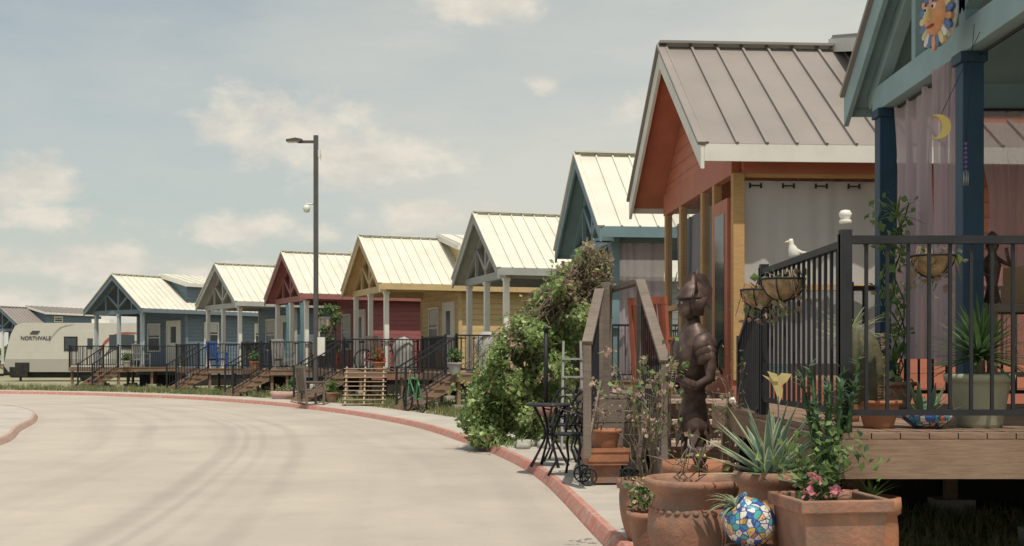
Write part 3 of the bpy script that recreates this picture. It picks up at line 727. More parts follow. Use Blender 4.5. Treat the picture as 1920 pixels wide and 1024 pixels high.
# knight sculpture (facing the road)
e=empty('metal_knight_statue',(1.27,8.4,G),.35); p=MB()
p.box(-.14,.14,-.14,.14,0,.1,'rust')
for sy in (-1,1):
    p.loft([(-.02,sy*.05,.1,.075,.04),(-.01,sy*.05,.16,.045,.04),(0,sy*.05,.35,.052,.045),(-.015,sy*.05,.48,.045,.04),(0,sy*.052,.55,.06,.05),(0,sy*.055,.75,.07,.055),(0,sy*.05,.9,.08,.06)],'rust',12)
    p.lathe([(.05,-.03),(.062,0),(.05,.03)],(-.012,sy*.05,.5),'rust',12)
p.loft([(0,0,.72,.12,.125),(0,0,.80,.115,.12),(0,0,.92,.09,.1),(0,0,.97,.08,.09),(0,0,.99,.095,.1),(0,0,1.01,.08,.09),(-.01,0,1.1,.095,.105),(-.02,0,1.22,.12,.13),(-.015,0,1.34,.12,.145),(0,0,1.43,.10,.14),(0,0,1.49,.05,.07),(0,0,1.55,.042,.045)],'rust',20)
for k in range(6):
    a=k*1.047; p.prism([(.12*math.cos(a-.4),.125*math.sin(a-.4),.73),(.13*math.cos(a),.135*math.sin(a),.64),(.12*math.cos(a+.4),.125*math.sin(a+.4),.73),(.1*math.cos(a),.1*math.sin(a),.86)],(.008*math.cos(a),.008*math.sin(a),0),'rust')
for sy in (-1,1):
    for k in range(3): p.loft([(0,sy*(.165+.008*k),1.30-.045*k,.085-.01*k,.045),(0,sy*(.165+.008*k),1.35-.045*k,.09-.01*k,.06),(0,sy*(.155+.008*k),1.40-.045*k,.075-.01*k,.05),(0,sy*.15,1.43-.045*k,.03,.03)],'rust',12)
    p.tube([(0,sy*.17,1.36),(.02,sy*.2,1.22),(.02,sy*.2,1.12),(-.06,sy*.15,1.06),(-.16,sy*.06,1.12)],[.05,.045,.038,.036,.028],'rust',9)
    p.lathe([(.03,-.02),(.042,0),(.03,.03)],(-.08,sy*.14,1.07),'rust',9)
    for f in range(4): p.tube([(-.165,sy*.05,1.10+f*.017),(-.195,sy*.035,1.10+f*.017),(-.2,sy*.01,1.105+f*.017)],[.01,.009,.007],'rust',6)
    p.tube([(-.155,sy*.045,1.15),(-.165,sy*.02,1.175),(-.175,sy*.01,1.19)],[.01,.009,.006],'rust',6)
p.tube([(-.19,0,1.3),(-.19,0,.7),(-.17,0,.12)],[.008,.014,.005],'rust',6)
p.loft([(-.02,0,1.53,.05,.045),(-.045,0,1.545,.055,.05),(-.045,0,1.565,.068,.06),(-.035,0,1.60,.08,.068),(-.03,0,1.64,.085,.072),(-.025,0,1.68,.088,.075)],'rust',18)
p.prism([(-.112,-.012,1.60),(-.112,.012,1.60),(-.145,0,1.602),(-.112,0,1.652)],(.004,0,0),'rust')
p.tube([(-.103,-.024,1.572),(-.112,0,1.574),(-.103,.024,1.572)],.007,'rust',6)
for sy in (-1,1): p.lathe([(.011,0),(.006,.008),(0,.01)],(-.106,sy*.028,1.642),'steel',8,Matrix.Rotation(-math.pi/2,3,'Y')); p.loft([(.0,sy*.074,1.55,.04,.012),(-.01,sy*.08,1.62,.055,.012),(.0,sy*.08,1.68,.07,.012)],'rust',10)
p.loft([(-.015,0,1.668,.118,.095),(-.015,0,1.68,.12,.097),(-.01,0,1.70,.10,.086),(-.008,0,1.74,.09,.078),(-.005,0,1.775,.062,.055),(-.004,0,1.80,.02,.02),(-.004,0,1.84,.008,.008)],'rust',20)
p.prism([(-.10,-.004,1.71),(-.08,-.004,1.80),(0,-.004,1.86),(.10,-.004,1.84),(.15,-.004,1.74),(.13,-.004,1.60),(.10,-.004,1.62),(.09,-.004,1.72),(.0,-.004,1.79)],(0,.008,0),'rust')
for sy in (-1,1):
    p.tube([(-.02,sy*.08,1.72),(-.05,sy*.13,1.74),(-.065,sy*.15,1.80),(-.05,sy*.145,1.87)],[.014,.011,.007,.002],'rust',7)
p.obj('figure',e)
e=empty('horned_mask_ornament',(1.15,7.35,G+.60)); p=MB()
p.loft([(0,0,0,.03,.03),(0,0,.05,.05,.035),(0,0,.09,.045,.035),(0,0,.11,.02,.02)],'rust',12)
for sx in (-1,1): p.tube([(sx*.04,0,.09),(sx*.07,0,.12),(sx*.07,0,.16)],[.012,.009,.003],'greyf',6); p.lathe([(.012,0),(0,.008)],(sx*.02,-.035,.06),'yel',8,Matrix.Rotation(math.pi/2,3,'X'))
p.tube([(0,0,-.60),(0,0,0)],.012,'rust'); p.obj('mask',e)
# ---------------------------------------------------------------- bistro set
e=empty('bistro_table',(.44,14.0,G)); p=MB()
p.lathe([(0,.70),(.27,.70),(.285,.705),(.288,.72),(.27,.73),(0,.73)],(0,0,0),'iron',32)
for k in range(4):
    t=k*math.pi/2+.4; c=Vector((math.cos(t),math.sin(t),0)); u=Vector((0,0,1))
    p.tube([c*.2+u*.7,c*.13+u*.58,c*.06+u*.42,c*.07+u*.3,c*.16+u*.14,c*.24+u*.0],[.016,.018,.015,.015,.015,.02],'iron',7)
p.lathe([(.06,.36),(.09,.37),(.06,.38)],(0,0,0),'iron',16); p.obj('table',e)
def ichair(loc,rz):
    e=empty('ornate_iron_chair',loc,rz); p=MB()
    p.lathe([(0,.43),(.19,.43),(.205,.44),(.2,.455),(0,.45)],(0,0,0),'iron',28)
    for sx in (-1,1):
        for sy in (-1,1):
            p.tube([(sx*.13,sy*.13,.43),(sx*.17,sy*.16,.33),(sx*.13,sy*.13,.17),(sx*.2,sy*.2,0)],[.015,.018,.013,.016],'iron',7)
    hoop=[(.19*math.cos(a),.17+.06*math.sin(a)*1.0,.44+.45*math.sin(a)) for a in [i*math.pi/14 for i in range(15)]]
    p.tube(hoop,.016,'iron',7)
    for cx,cz,r_ in ((0,.72,.07),(-.08,.6,.055),(.08,.6,.055),(0,.55,.05)):
        p.tube([(cx+r_*math.cos(a),.2,cz+r_*math.sin(a)) for a in [i*math.pi/6 for i in range(12)]],.011,'iron',6,True)
    p.tube([(0,.18,.45),(0,.2,.6),(0,.22,.85)],.01,'iron',6)
    p.tube([(-.15,.18,.5),(-.05,.2,.64),(-.12,.21,.75)],.009,'iron',6);p.tube([(.15,.18,.5),(.05,.2,.64),(.12,.21,.75)],.009,'iron',6)
    for sx in (-1,1): p.tube([(sx*.19,.15,.62),(sx*.23,0,.64),(sx*.2,-.1,.58),(sx*.17,-.1,.45)],.011,'iron',6)
    p.obj('chair',e)
ichair((.66,12.9,G),-.55); ichair((.62,14.75,G),-.2)
e=empty('wagon_planter',(.93,12.0,G),.1); p=MB()
p.box(-.2,.2,-.15,.15,.2,.235,'terra2'); p.box(-.21,.21,-.16,-.14,.235,.36,'terra2'); p.box(-.21,.21,.14,.16,.235,.36,'terra2'); p.box(-.21,-.19,-.14,.14,.235,.36,'terra2'); p.box(.19,.21,-.14,.14,.235,.36,'terra2')
p.box(-.22,.22,-.17,-.161,.33,.37,'terra2')
p.box(-.13,.13,-.1,.1,.02,.2,'terra')
for sx in(-1,1):
    for sy in (-1,1):
        c=Vector((sx*.2,sy*.18,.09)); 
        p.tube([c+Vector((.085*math.cos(a),0,.085*math.sin(a))) for a in [i*math.pi/8 for i in range(16)]],.009,'iron',6,True)
        for k in range(4): a=k*math.pi/4; d=Vector((.08*math.cos(a),0,.08*math.sin(a))); p.tube([c-d,c+d],.004,'iron',4)
    p.tube([(sx*.2,-.18,.09),(sx*.2,.18,.09)],.008,'iron',5); p.tube([(sx*.2,0,.09),(sx*.17,0,.2)],.01,'iron',5)
pot(p,(0,0,.3),.15,.25,'terra2'); twigs(p,(-.06,0,.53),.25,.1,7,leafn=4,mats=('dry','cream_fl'),size=.03); p.obj('wagon',e)
def wchair(name,loc,rz,m,rock=False):
    e=empty(name,loc,rz); p=MB()
    for x in (-.24,.24):
        p.beam((x,-.25,0),(x,-.25,.6),.05,.05,m); p.beam((x,.25,0),(x,.34,1.05),.05,.05,m); p.beam((x,-.3,.61),(x,.3,.61),.08,.03,m)
        p.beam((x,-.25,.36),(x,.27,.33),.03,.07,m)
        if rock:
            p.tube([(x,-.45,.05),(x,-.2,-.01),(x,.1,-.01),(x,.5,.08)],.02,m,6)
    for i in range(5): p.box(-.25,.25,-.27+i*.11,-.17+i*.11,.38,.4,m)
    for i in range(5): x=-.18+i*.09; p.beam((x,.27,.42),(x,.34,1.0),.06,.02,m)
    p.beam((-.27,.345,1.02),(.27,.345,1.02),.03,.08,m); p.obj('frame',e)
wchair('orange_wooden_chair',(1.72,13.25,.96),2.3,'orangew')
wchair('rocking_chair',(-5.45,32.6,G+.02),2.2,'woodg',True)
# ---------------------------------------------------------------- vine covered trellis
e=empty('vine_covered_trellis',(0,0,0)); p=MB()
prof=[(-.62,.75),(-.45,1.1),(-.2,1.5),(0,1.78),(.32,2.1),(.6,2.4),(.8,2.62),(1.05,2.85),(1.28,2.98),(1.45,2.9)]
def hx(x):
    for (a,ha),(b_,hb) in zip(prof,prof[1:]):
        if a<=x<=b_: return ha+(hb-ha)*(x-a)/(b_-a)
    return 1
for i in range(17500):
    x=R.uniform(-.6,1.15)+R.gauss(0,.03); x=max(-.6,min(1.44,x))
    h=hx(x)+.1*math.sin(x*19)+.06*math.sin(x*41)
    lo=0 if x<.95 else h-1.3
    t=R.random()**.7; z=max(G,lo+(h-lo)*t+R.gauss(0,.07)); w=.45*(1-.5*z/3)
    lump=.25*math.sin(x*7+z*5)+.16*math.sin(z*11-x*4)
    y=18.0+R.uniform(-1,1)*w*.7-abs(R.gauss(0,.12))+lump
    if math.sin(x*13+z*9)*math.sin(z*7-x*5)>.6: continue
    if x>.4 and z<1.2 and R.random()<.25: continue
    brown=(x>.75 and z>2.15) or R.random()<.04
    p.leaf((x,y,z),.085,R.choice(['vine1','vine2','vine1','leaf3','vine2']) if not brown or R.random()<.22 else 'dry')
for i in range(3400):
    x=R.uniform(.65,1.5); h=hx(min(1.44,x)); z=h-abs(R.gauss(0,.33)); y=18+R.gauss(0,.22); p.leaf((x,y,z),.05,R.choice(['dry','dry','twig','dry','vine1']))
for i in range(280):
    x=R.uniform(.0,1.4); h=hx(x)+R.uniform(-.3,.08); y=18+R.gauss(0,.2); q=Vector((x,y,h)); pts=[q]
    for j in range(5): q=q+Vector((R.gauss(-.05,.1),R.gauss(0,.06),-R.uniform(.0,.22))); pts.append(q)
    p.tube(pts,.006,'twig',4)
for i in range(40):
    x=R.uniform(-.5,1.2); q=Vector((x,17.8,hx(x)-.05)); pts=[q]
    for j in range(4): q=q+Vector((R.gauss(0,.05),R.gauss(0,.04),R.uniform(.02,.09))); pts.append(q); p.leaf(q,.07,'vine2'); p.leaf(q,.06,'vine1')
    p.tube(pts,.004,'leaf1',4)
for i in range(20): 
    q=(R.uniform(-.1,.5),17.5,R.uniform(.9,1.8))
    for _ in range(5): p.leaf(q,.06,'cream_fl')
p.obj('vines',e)
p=MB()
for x in (-.3,.35,1.0,1.4): p.box(x-.04,x+.04,18.06,18.14,G,hx(x)-.15,'woodg')
p.beam((-.4,18.1,1.0),(1.4,18.1,2.7),.05,.06,'woodg'); p.obj('posts',e)
e=empty('sunflower',(-.15,17.4,G)); p=MB(); p.tube([(0,0,0),(.02,0,.8),(-.03,0,1.58)],.01,'leaf1',6)
for k in range(16): blade(p,(-.03,-.02,1.6),k*.4,R.uniform(.2,1.2),.07,.014,.2,'yel_fl',seg=3)
p.lathe([(.03,0),(0,.015)],(-.03,-.02,1.62),'dark',12); 
for z in (.6,.9,1.2,1.4): 
    for k in (0,1): blade(p,(0,0,z),R.uniform(0,6),.3,.2,.06,.8,'leaf1')
p.obj('flower',e)
e=empty('red_flowering_shrub',(-.42,17.8,G)); p=MB(); twigs(p,(0,0,0),.95,.42,34,leafn=9,size=.06,mats=('leaf1','vine1','leaf3'),m='leaf2',tips='red_fl'); cloud(p,(0,0,.35),(.4,.35,.38),1200,.07,['leaf1','leaf3','vine1','leaf3']); p.obj('shrub',e)
e=empty('edging_rocks',(.25,17.0,G)); p=MB()
for i in range(9):
    c=(R.uniform(-.3,.45),R.uniform(-.35,.25)); a=R.uniform(.06,.14)
    p.loft([(c[0],c[1],0,a,a*.8),(c[0]+.01,c[1],a*.5,a*1.05,a*.8),(c[0],c[1],a*.85,a*.6,a*.5)],'cement',7)
p.obj('rocks',e)
e=empty('low_plants',(.2,17.1,G)); p=MB(); 
for i in range(60): blade(p,(R.uniform(-.6,.5),R.uniform(-.3,.4),0),R.uniform(0,6.28),R.uniform(.5,1.3),.25,.012,.7,R.choice(['leaf1','leaf3']))
p.obj('leaves',e)
e=empty('black_iron_post_planter',(.50,17.0,G)); p=MB(); p.tube([(0,0,0),(0,0,.45)],.03,'woodg',8); p.lathe([(0,.42),(.12,.45),(.15,.58),(.13,.58)],(0,0,0),'terra',20); p.tube([(-.02,0,.5),(-.02,0,1.65)],.03,'iron',8); p.lathe([(.0,0),(.05,.01),(.03,.06),(0,.07)],(-.02,0,1.65),'iron',12); p.obj('post',e)
e=empty('step_ladder',(.84,16.6,G)); p=MB()
for x in (-.15,.15): p.beam((x,0,.0),(x*.8,.2,1.5),.03,.04,'greyf'); p.beam((x,.5,0),(x*.8,.2,1.47),.03,.03,'greyf')
for k in range(5): z=.25+k*.25; p.beam((-.15,.12*z,z),(.15,.12*z,z),.05,.025,'greyf')
p.obj('ladder',e)
e=empty('porch_curtain',(1.5,20.75,0),math.radians(7.5)); p=MB(); p.curtain((.15,0),(1.2,0),1.0,3.36,'curtg',.06,7,.1); p.tube([(-.05,0,3.38),(2.3,0,3.38)],.015,'iron'); p.obj('cloth',e)
e=empty('porch_curtain',(-8.22,43,0),math.radians(27)); p=MB(); p.curtain((.38,-1.6),(.38,-.9),1.2,3.34,'curtb',.06,4,.5); p.curtain((.38,.2),(.38,.9),1.2,3.34,'curtb',.06,4,.5); p.tube([(.38,-1.8,3.35),(.38,1.8,3.35)],.015,'iron'); p.obj('cloth',e)
# ---------------------------------------------------------------- street lamp
e=empty('street_lamp',(-5.88,36.0,0)); p=MB()
p.lathe([(.2,.0),(.2,.55),(.17,.6),(0,.6)],(0,0,0),'cement',20)
p.box(-.065,.065,-.065,.065,.6,8.05,'lampm'); p.box(-.1,.1,-.1,.1,.6,.66,'lampm')
p.box(-.55,-.065,-.03,.03,7.82,7.9,'lampm'); p.prism([(-.88,-.13,7.86),(-.4,-.13,7.86),(-.4,-.13,7.93),(-.6,-.13,7.97),(-.88,-.13,7.92)],(0,.26,0),'lampm'); p.box(-.85,-.5,-.1,.1,7.84,7.858,'white')
p.box(.065,.14,-.04,.04,7.4,7.62,'white'); p.tube([(.065,0,7.7),(.15,0,7.65),(.15,0,7.3)],.01,'white',5)
p.tube([(-.065,0,6.0),(-.28,0,6.0),(-.28,0,5.95)],.025,'white',8); p.lathe([(0,-.15),(.08,-.12),(.1,-.05),(.11,0),(.09,.06),(.04,.09),(0,.09)],(-.28,0,5.88),'white',18)
p.box(.066,.28,-.12,.02,1.45,2.0,'white'); p.obj('pole',e)
# ---------------------------------------------------------------- pallet ramp, bike, misc
e=empty('wooden_pallet',(-3.98,32.6,G),.05); p=MB()
for i in range(9): 
    t=i/8.5; p.beam((-.58+.02*R.random(),-.62*(1-t),1.0*t+.05),(.58,-.62*(1-t),1.0*t+.05),.105,.02,'woodp')
for x in (-.5,0,.5): p.beam((x,-.6,.02),(x,.03,1.02),.04,.08,'woodp')
p.obj('slats',e)
def bicycle(loc,rz,m):
    e=empty('bicycle',loc,rz); p=MB()
    for x in (-.5,.5):
        c=Vector((x,0,.33)); p.tube([c+Vector((.32*math.cos(a),0,.32*math.sin(a))) for a in [i*math.pi/14 for i in range(28)]],.02,'tire',7,True)
        for k in range(9): a=k*math.pi/9; d=Vector((.31*math.cos(a),0,.31*math.sin(a))); p.tube([c-d,c+d],.0025,'steel',3)
    A=Vector((-.5,0,.33));B=Vector((-.08,0,.3));C=Vector((-.2,0,.78));Dd=Vector((.36,0,.8));E=Vector((.5,0,.33))
    for a,b_ in ((A,B),(A,C),(B,C),(C,Dd),(B,Dd),(Dd,E)): p.tube([a,b_],.017,m,7)
    p.tube([C,C+Vector((-.03,0,.14))],.014,'steel'); p.loft([(-.24,0,.92,.13,.06),(-.22,0,.95,.13,.07),(-.24,0,.97,.06,.04)],'tire',10)
    p.tube([Dd,Dd+Vector((-.03,0,.18))],.014,'steel'); p.tube([(.28,-.26,.98),(.36,-.15,1.0),(.33,0,.98),(.36,.15,1.0),(.28,.26,.98)],.012,'tire')
    p.lathe([(.09,-.01),(.09,.01)],B,'steel',16,Matrix.Rotation(math.pi/2,3,'X')); p.tube([B+Vector((-.1,-.06,-.1)),B,B+Vector((.1,.06,.1))],.01,'steel'); p.obj('frame',e)
bicycle((-2.3,28.4,G),2.0,'green'); 
bicycle((-4.0,36.3,.98),.5,'red')
e=empty('bicycle',(2.5,13.25,1.05),.05)
p=MB()
p.tube([(.05+.3*math.cos(a),.0,.33+.3*math.sin(a)) for a in [i*math.pi/12 for i in range(24)]],.016,'tire',6,True)
p.tube([(.05,0,.33),(-.05,0,1.0),(.02,0,1.12)],.014,'iron'); p.tube([(-.05,0,.95),(.6,0,.8),(.05,0,.33)],.016,'iron'); p.tube([(-.15,-.02,1.15),(0,0,1.12),(.15,.02,1.15)],.014,'iron')
p.tube([(.95+.3*math.cos(a),.0,.33+.3*math.sin(a)) for a in [i*math.pi/12 for i in range(24)]],.016,'tire',6,True); p.obj('frame',e)
def grill(loc,rz,m):
    e=empty('covered_barbecue_grill',loc,rz); p=MB()
    n=22; secs=[(0,.28,.24),(.3,.3,.25),(.55,.29,.27),(.75,.33,.27),(.92,.27,.22),(1.02,.16,.13),(1.05,.02,.02)]; vs=[]
    for j,(z,rx,ry) in enumerate(secs):
        for k in range(n):
            t=6.283*k/n; w=1+.07*math.sin(t*7+j)*(1-z*.5)
            vs.append((rx*w*math.copysign(abs(math.cos(t))**.6,math.cos(t)),ry*w*math.copysign(abs(math.sin(t))**.6,math.sin(t)),z+.03*math.sin(t*3)*(j>2 and j<6)))
    p.add(vs,[(i*n+k,i*n+(k+1)%n,(i+1)*n+(k+1)%n,(i+1)*n+k) for i in range(len(secs)-1) for k in range(n)],m,True); p.obj('cover',e)
grill((-.6,29.9,.98),0,'greyf'); grill((-3.3,36.4,.98),0,'greyf')
def porch(mid,th,items):
    c,s_=math.cos(math.radians(th)),math.sin(math.radians(th))
    for nm,x,y,rz,m in items:
        wchair(nm,(mid[0]+x*c-y*s_,mid[1]+x*s_+y*c,.98),rz,m)
porch((-18.1,54.4),52,[('porch_chair',1.2,-.5,1.2,'white'),('porch_chair',1.3,.9,2.0,'greyf')])
porch((-11.95,48.4),34,[('porch_chair',1.3,-1.0,1.5,'woodg'),('porch_chair',-.4,-1.3,2.6,'blue')])
porch((-8.22,43),27,[('porch_chair',1.4,-1.2,1.5,'red'),('porch_chair',-.3,-1.2,2.6,'greyf'),('porch_chair',1.5,.6,1.6,'yel')])
porch((-4.74,37.5),22,[('porch_chair',1.6,-.2,1.7,'red'),('porch_chair',.2,-1.3,2.8,'woodg')])
porch((-.98,31.55),17,[('porch_chair',1.6,-.6,1.5,'dark'),('porch_chair',1.2,.9,2.5,'red')])
def tub(loc,m,nm='potted_plant',lm=('leaf1','leaf2')):
    e=empty(nm,loc); p=MB(); pot(p,(0,0,0),.17,.28,m); cloud(p,(0,0,.45),(.2,.2,.22),160,.09,list(lm)); p.obj('pot_and_leaves',e)
tub((-5.2,34.7,G),'terra'); tub((-6.9,38.0,G),'cement'); tub((-1.4,29.4,.98),'greyf'); tub((-8.9,41.5,.98),'terra2'); tub((-16.9,52.6,.98),'cement')
tub((-3.9,35.2,.98),'terra2',lm=('leaf1','red_fl'))
e=empty('painted_planter_box',(-7.1,37.6,G)); p=MB(); p.lathe([(0,0),(.4,0),(.48,.22),(.42,.24),(.4,.2)],(0,0,0),mat('pink_plaster',(.5,.33,.3)),18,sy=.7); cloud(p,(0,0,.32),(.4,.3,.13),200,.07,['leaf1','dry','leaf3']); p.obj('box',e)
# ---------------------------------------------------------------- RV
rv=empty('travel_trailer',(-24.7,67,0),.03); p=MB()
rvw=mat('rv_cream_fibreglass',(.56,.54,.48),.45,.04,2,.02); rvg=mat('rv_grey_band',(.40,.38,.34),.4,.04,2,.02); rvs=mat('rv_stripe_red',(.38,.10,.08),.4,.05); rvd=mat('rv_stripe_dark',(.08,.08,.09),.4,.05)
pr=[(-3.35,.62),(-3.62,.95),(-3.5,1.7),(-3.25,2.7),(-3.0,3.2),(-2.6,3.36),(4.1,3.36),(4.1,.62)]
p.prism([(x,0,z) for x,z in pr][::-1],(0,2.45,0),rvw)
p.prism([(x,-.012,z) for x,z in [(-3.35,.62),(-3.60,.95),(-3.56,1.35),(4.1,1.35),(4.1,.62)]][::-1],(0,.01,0),rvg)
p.obj('body',rv,bevel=.05)
p=MB(); p.box(-.3,.45,-.03,-.003,1.8,2.6,'dark'); p.box(-.22,.37,-.04,-.031,1.88,2.52,'glass'); p.box(.75,1.5,-.03,-.003,.8,2.9,rvw); p.box(1.0,1.3,-.045,-.031,1.9,2.5,'glass'); p.box(2.2,3.6,-.03,-.003,1.9,2.7,'glass'); p.obj('windows_and_door',rv)
p=MB()
for x in (.9,1.8):
    p.lathe([(0,-.1),(.2,-.1),(.34,-.07),(.36,0),(.34,.08),(0,.08)],(x,.15,.36),'tire',22,Matrix.Rotation(math.pi/2,3,'X'))
p.box(-3.3,4.0,.2,2.2,.3,.62,'dark'); p.beam((-3.3,1.2,.5),(-4.6,1.2,.45),.12,.12,'iron'); p.box(-4.0,-3.55,.9,1.5,.5,1.0,'dark'); p.box(-2.8,-2.7,.1,.2,.0,.62,'iron'); p.box(-3.0,-2.2,-.02,.3,.62,1.15,'dark'); p.box(3.2,3.3,.1,.2,0,.5,'iron')
p.box(-3.3,-2.3,-.03,.3,.35,.9,'dark')
p.box(1.0,2.0,.7,1.5,3.36,3.6,'white'); p.obj('chassis',rv)
p=MB()
def arc(pts,w,m,y=-.02):
    pts=catmull([Vector(q) for q in pts],6); N=normals(pts)
    for i in range(len(pts)-1):
        a,b_=pts[i],pts[i+1]; na,nb=N[i]*w*(math.sin(math.pi*i/(len(pts)-1))*.9+.1),N[i+1]*w*(math.sin(math.pi*(i+1)/(len(pts)-1))*.9+.1)
        p.add([(a.x-na.x,y,a.y-na.y),(b_.x-nb.x,y,b_.y-nb.y),(b_.x+nb.x,y,b_.y+nb.y),(a.x+na.x,y,a.y+na.y)],[(0,1,2,3)],m)
arc([(1.6,1.5),(2.0,2.3),(2.8,2.75),(3.9,2.8)],.08,rvs); arc([(1.9,1.5),(2.4,2.0),(3.0,2.3),(3.9,2.3)],.06,rvd)
arc([(-1.15,2.3),(-.8,2.8),(-.4,3.15),(.3,3.3)],.035,rvg)
p.add([(-2.2,-.02,2.72),(-1.75,-.02,2.72),(-1.6,-.02,2.92),(-2.05,-.02,2.92)],[(0,1,2,3)],rvd)
p.obj('stripes',rv)
cu=bpy.data.curves.new('lettering','FONT'); cu.body='NORTHVALE'; cu.size=.29; cu.align_x='CENTER'; cu.extrude=.004; cu.offset=.006; cu.materials.append(rvd)
to=bpy.data.objects.new('lettering',cu); scene.collection.objects.link(to); to.parent=rv; to.location=(-1.85,-.025,2.42); to.rotation_euler=(math.pi/2,0,0)
e=empty('shrub',(-28.6,63,0)); p=MB(); cloud(p,(0,0,.5),(.8,.8,.6),900,.15,['leaf1','leaf2','leaf3']); p.obj('foliage',e)
# ---------------------------------------------------------------- trees
def tree(loc,H,cr,n=1700,size=.2):
    e=empty('tree',loc); p=MB(); p.tube([(0,0,0),(.05,0,H*.25),(-.05,.05,H*.5),(0,0,H*.8)],[.16,.12,.09,.03],'twig',8)
    cs=[]
    for i in range(11):
        a=R.uniform(0,6.28);z=H*R.uniform(.45,.9);k=cr*R.uniform(.3,.85); q=Vector((k*math.cos(a),k*math.sin(a),z)); cs.append(q)
        p.tube([(0,0,z*.65),(q.x*.5,q.y*.5,z*.88),q],[.06,.04,.015],'twig',5)
    p.obj('trunk',e); p=MB()
    for q in cs+[Vector((0,0,H*.92))]: cloud(p,q,(cr*.42,cr*.42,cr*.32),n//12,size,['leaf1','leaf2','leaf2','leaf3'])
    p.obj('crown',e)
tree((-6.05,39.4,0),3.3,.4,600,.12)
tree((10,60,0),4.2,1.8); tree((-48,95,0),5,2.4); tree((-30,110,0),5,2.5)
p=MB()
for i in range(5200):
    a=R.uniform(-1.3,1.3); d=R.uniform(170,210); x=d*math.sin(a); y=d*math.cos(a)
    h=2.2+1.6*math.sin(a*23)+1.1*math.sin(a*61+1)
    p.leaf((x,y,R.uniform(0,max(.8,h))),1.6,R.choice(['leaf1','leaf2','leaf2']))
p.obj('distant_tree_line')
# ---------------------------------------------------------------- grass
p=MB(); gm=[leafmat('grass_green',(.14,.19,.07)),leafmat('grass_dry',(.33,.28,.16)),leafmat('grass_light',(.2,.24,.1))]
def tuft(x,y,s_):
    for _ in range(3):
        a=R.uniform(0,6.28);l=s_*R.uniform(.6,1.4);w=s_*.09; q=Vector((x+R.gauss(0,.03),y+R.gauss(0,.03),G-.01)); t=q+Vector((R.gauss(0,.35)*l,R.gauss(0,.35)*l,l)); d=Vector((math.cos(a),math.sin(a),0))*w
        p.add([q-d,q+d,t],[(0,1,2)],R.choice(gm))
for i in range(14000):
    j=R.randrange(40,128); f=OUT[j].lerp(OUT[j+1],R.random())+NO[j]*(1.3+abs(R.gauss(0,2.2)))
    if f.y<11: continue
    if math.sin(f.x*2.1+f.y)*math.sin(f.y*1.3-f.x)<-.2 and R.random()<.75: continue
    tuft(f.x,f.y,.07+.0022*f.y)
for i in range(4200): tuft(R.uniform(2.1,7),R.uniform(6.3,13),.11)
for i in range(2500):
    j=R.randrange(95,125); f=INN[j]-NI[j]*(1.6+R.random()*6); tuft(f.x,f.y,.12)
p.obj('grass')
# ---------------------------------------------------------------- world
wd=bpy.data.worlds.new('World'); scene.world=wd; wd.use_nodes=True; nt=wd.node_tree
bg=nt.nodes['Background']
SD=Vector((.18,-.58,1.45)).normalized(); el=math.asin(SD.z); az=math.atan2(SD.x,SD.y)
sky=nt.nodes.new('ShaderNodeTexSky'); sky.sky_type='NISHITA'; sky.sun_disc=False; sky.sun_elevation=el; sky.sun_rotation=az
sky.air_density=1.0; sky.dust_density=2.0; sky.ozone_density=1.0
tc=nt.nodes.new('ShaderNodeTexCoord').outputs['Generated']
s=nt.nodes.new('ShaderNodeSeparateXYZ'); nt.links.new(tc,s.inputs[0])
A=math_(nt,'MULTIPLY',math_(nt,'ARCTAN2',s.outputs[0],s.outputs[1]),57.2958)
E=math_(nt,'MULTIPLY',math_(nt,'ARCSINE',s.outputs[2]),57.2958)
nz=noise(nt,mapping(nt,tc,(1,1,1.7)),15,11,.6); nz2=noise(nt,mapping(nt,tc,(1,1,3.5)),3.2,7,.6); nz3=noise(nt,mapping(nt,tc,(1,1,2)),22,8,.6)
dens=None
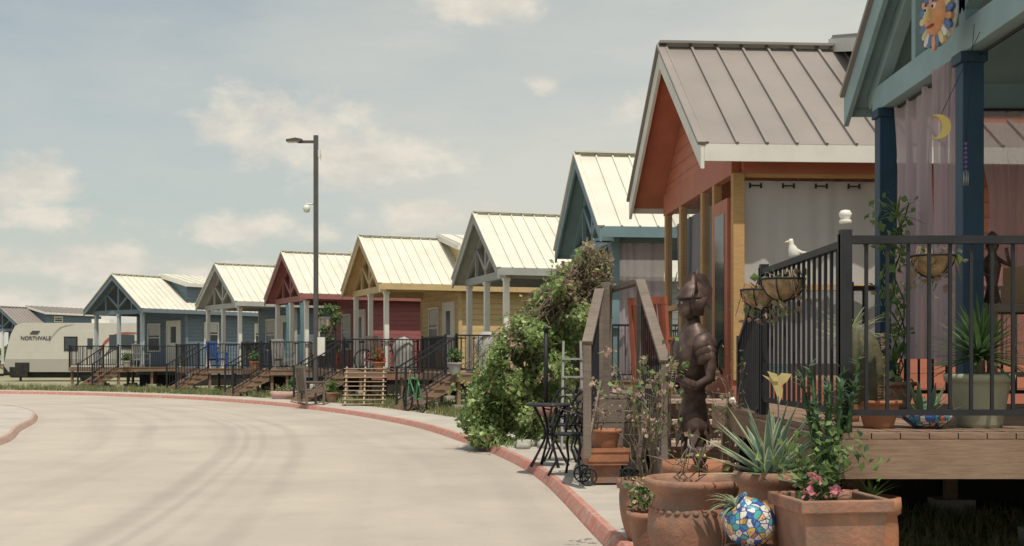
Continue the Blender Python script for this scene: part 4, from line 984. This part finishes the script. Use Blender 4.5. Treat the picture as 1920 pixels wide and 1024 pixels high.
for a,e_,rx,ry,wt in ((-10.0,10.6,3.8,1.8,1.3),(-6.9,9.4,4.4,1.6,1.15),(-22.3,7.6,3.0,1.5,1.1),(-21,6.2,3.4,.9,1.1),(-12.4,5.9,3.4,1.1,1.15),(-4.0,6.9,3.6,1.0,1.1),(-20,4.2,7,1.2,1.1),(-.8,16.7,4,1.1,1.05),(6.0,12.0,2.0,1.2,.95),(2,5.5,5,1.2,.8),(-13,3.8,8,1.1,.95),(-1.5,5.0,6,1.2,1.0),(1.6,12.8,1.2,.6,.85),(-18.0,2.2,9,1.2,1.0),(-23,2.6,5,1.4,1.0)):
    dx=math_(nt,'DIVIDE',math_(nt,'SUBTRACT',A,a),rx); dy=math_(nt,'DIVIDE',math_(nt,'SUBTRACT',E,e_),ry)
    r_=math_(nt,'SQRT',math_(nt,'ADD',math_(nt,'MULTIPLY',dx,dx),math_(nt,'MULTIPLY',dy,dy)))
    v=math_(nt,'SUBTRACT',wt,r_); dens=v if dens is None else math_(nt,'MAXIMUM',dens,v)
dens=math_(nt,'ADD',dens,math_(nt,'MULTIPLY',math_(nt,'SUBTRACT',nz,.5),3.2))
cl=maprange(nt,dens,.08,.85,0,.88,True)
base=mixrgb(nt,1.0,sky.outputs[0],(.94,1.0,.88),'MULTIPLY')
haze=math_(nt,'ADD',maprange(nt,E,0,22,.76,.36),maprange(nt,A,-14,14,0,.44))
haze=math_(nt,'ADD',haze,math_(nt,'MULTIPLY',math_(nt,'SUBTRACT',nz2,.5),1.0))
haze=math_(nt,'MINIMUM',math_(nt,'MAXIMUM',haze,0.1),.94)
def kk(nt,c,k):
    n=nt.nodes.new('ShaderNodeCombineXYZ'); 
    for i in range(3): n.inputs[i].default_value=c[i]*k
    return n.outputs[0]
hz=kk(nt,(.665,.66,.59),8.33); 
c1=mixrgb(nt,haze,base,hz)
cc=mixrgb(nt,maprange(nt,nz3,.38,.62),kk(nt,(.68,.64,.57),8.33),kk(nt,(.83,.765,.655),8.33))
c2=mixrgb(nt,cl,c1,cc)
nt.links.new(c2,bg.inputs[0]); bg.inputs[1].default_value=.12
sl=bpy.data.lights.new('sun','SUN'); sl.energy=3.6; sl.angle=math.radians(.53); sl.color=(1,.925,.80)
so=bpy.data.objects.new('sun',sl); scene.collection.objects.link(so); so.rotation_euler=SD.to_track_quat('Z','Y').to_euler(); so.location=(0,0,30)
# ---------------------------------------------------------------- camera
cd=bpy.data.cameras.new('camera'); cd.sensor_width=36; cd.lens=42.2; cd.shift_y=.0839; cd.clip_end=5000; cd.clip_start=.05
co=bpy.data.objects.new('camera',cd); scene.collection.objects.link(co); co.location=(0,0,1.35); co.rotation_euler=(math.pi/2,0,0)
scene.camera=co
scene.view_settings.view_transform='Standard'; scene.view_settings.look='None'; scene.view_settings.exposure=0
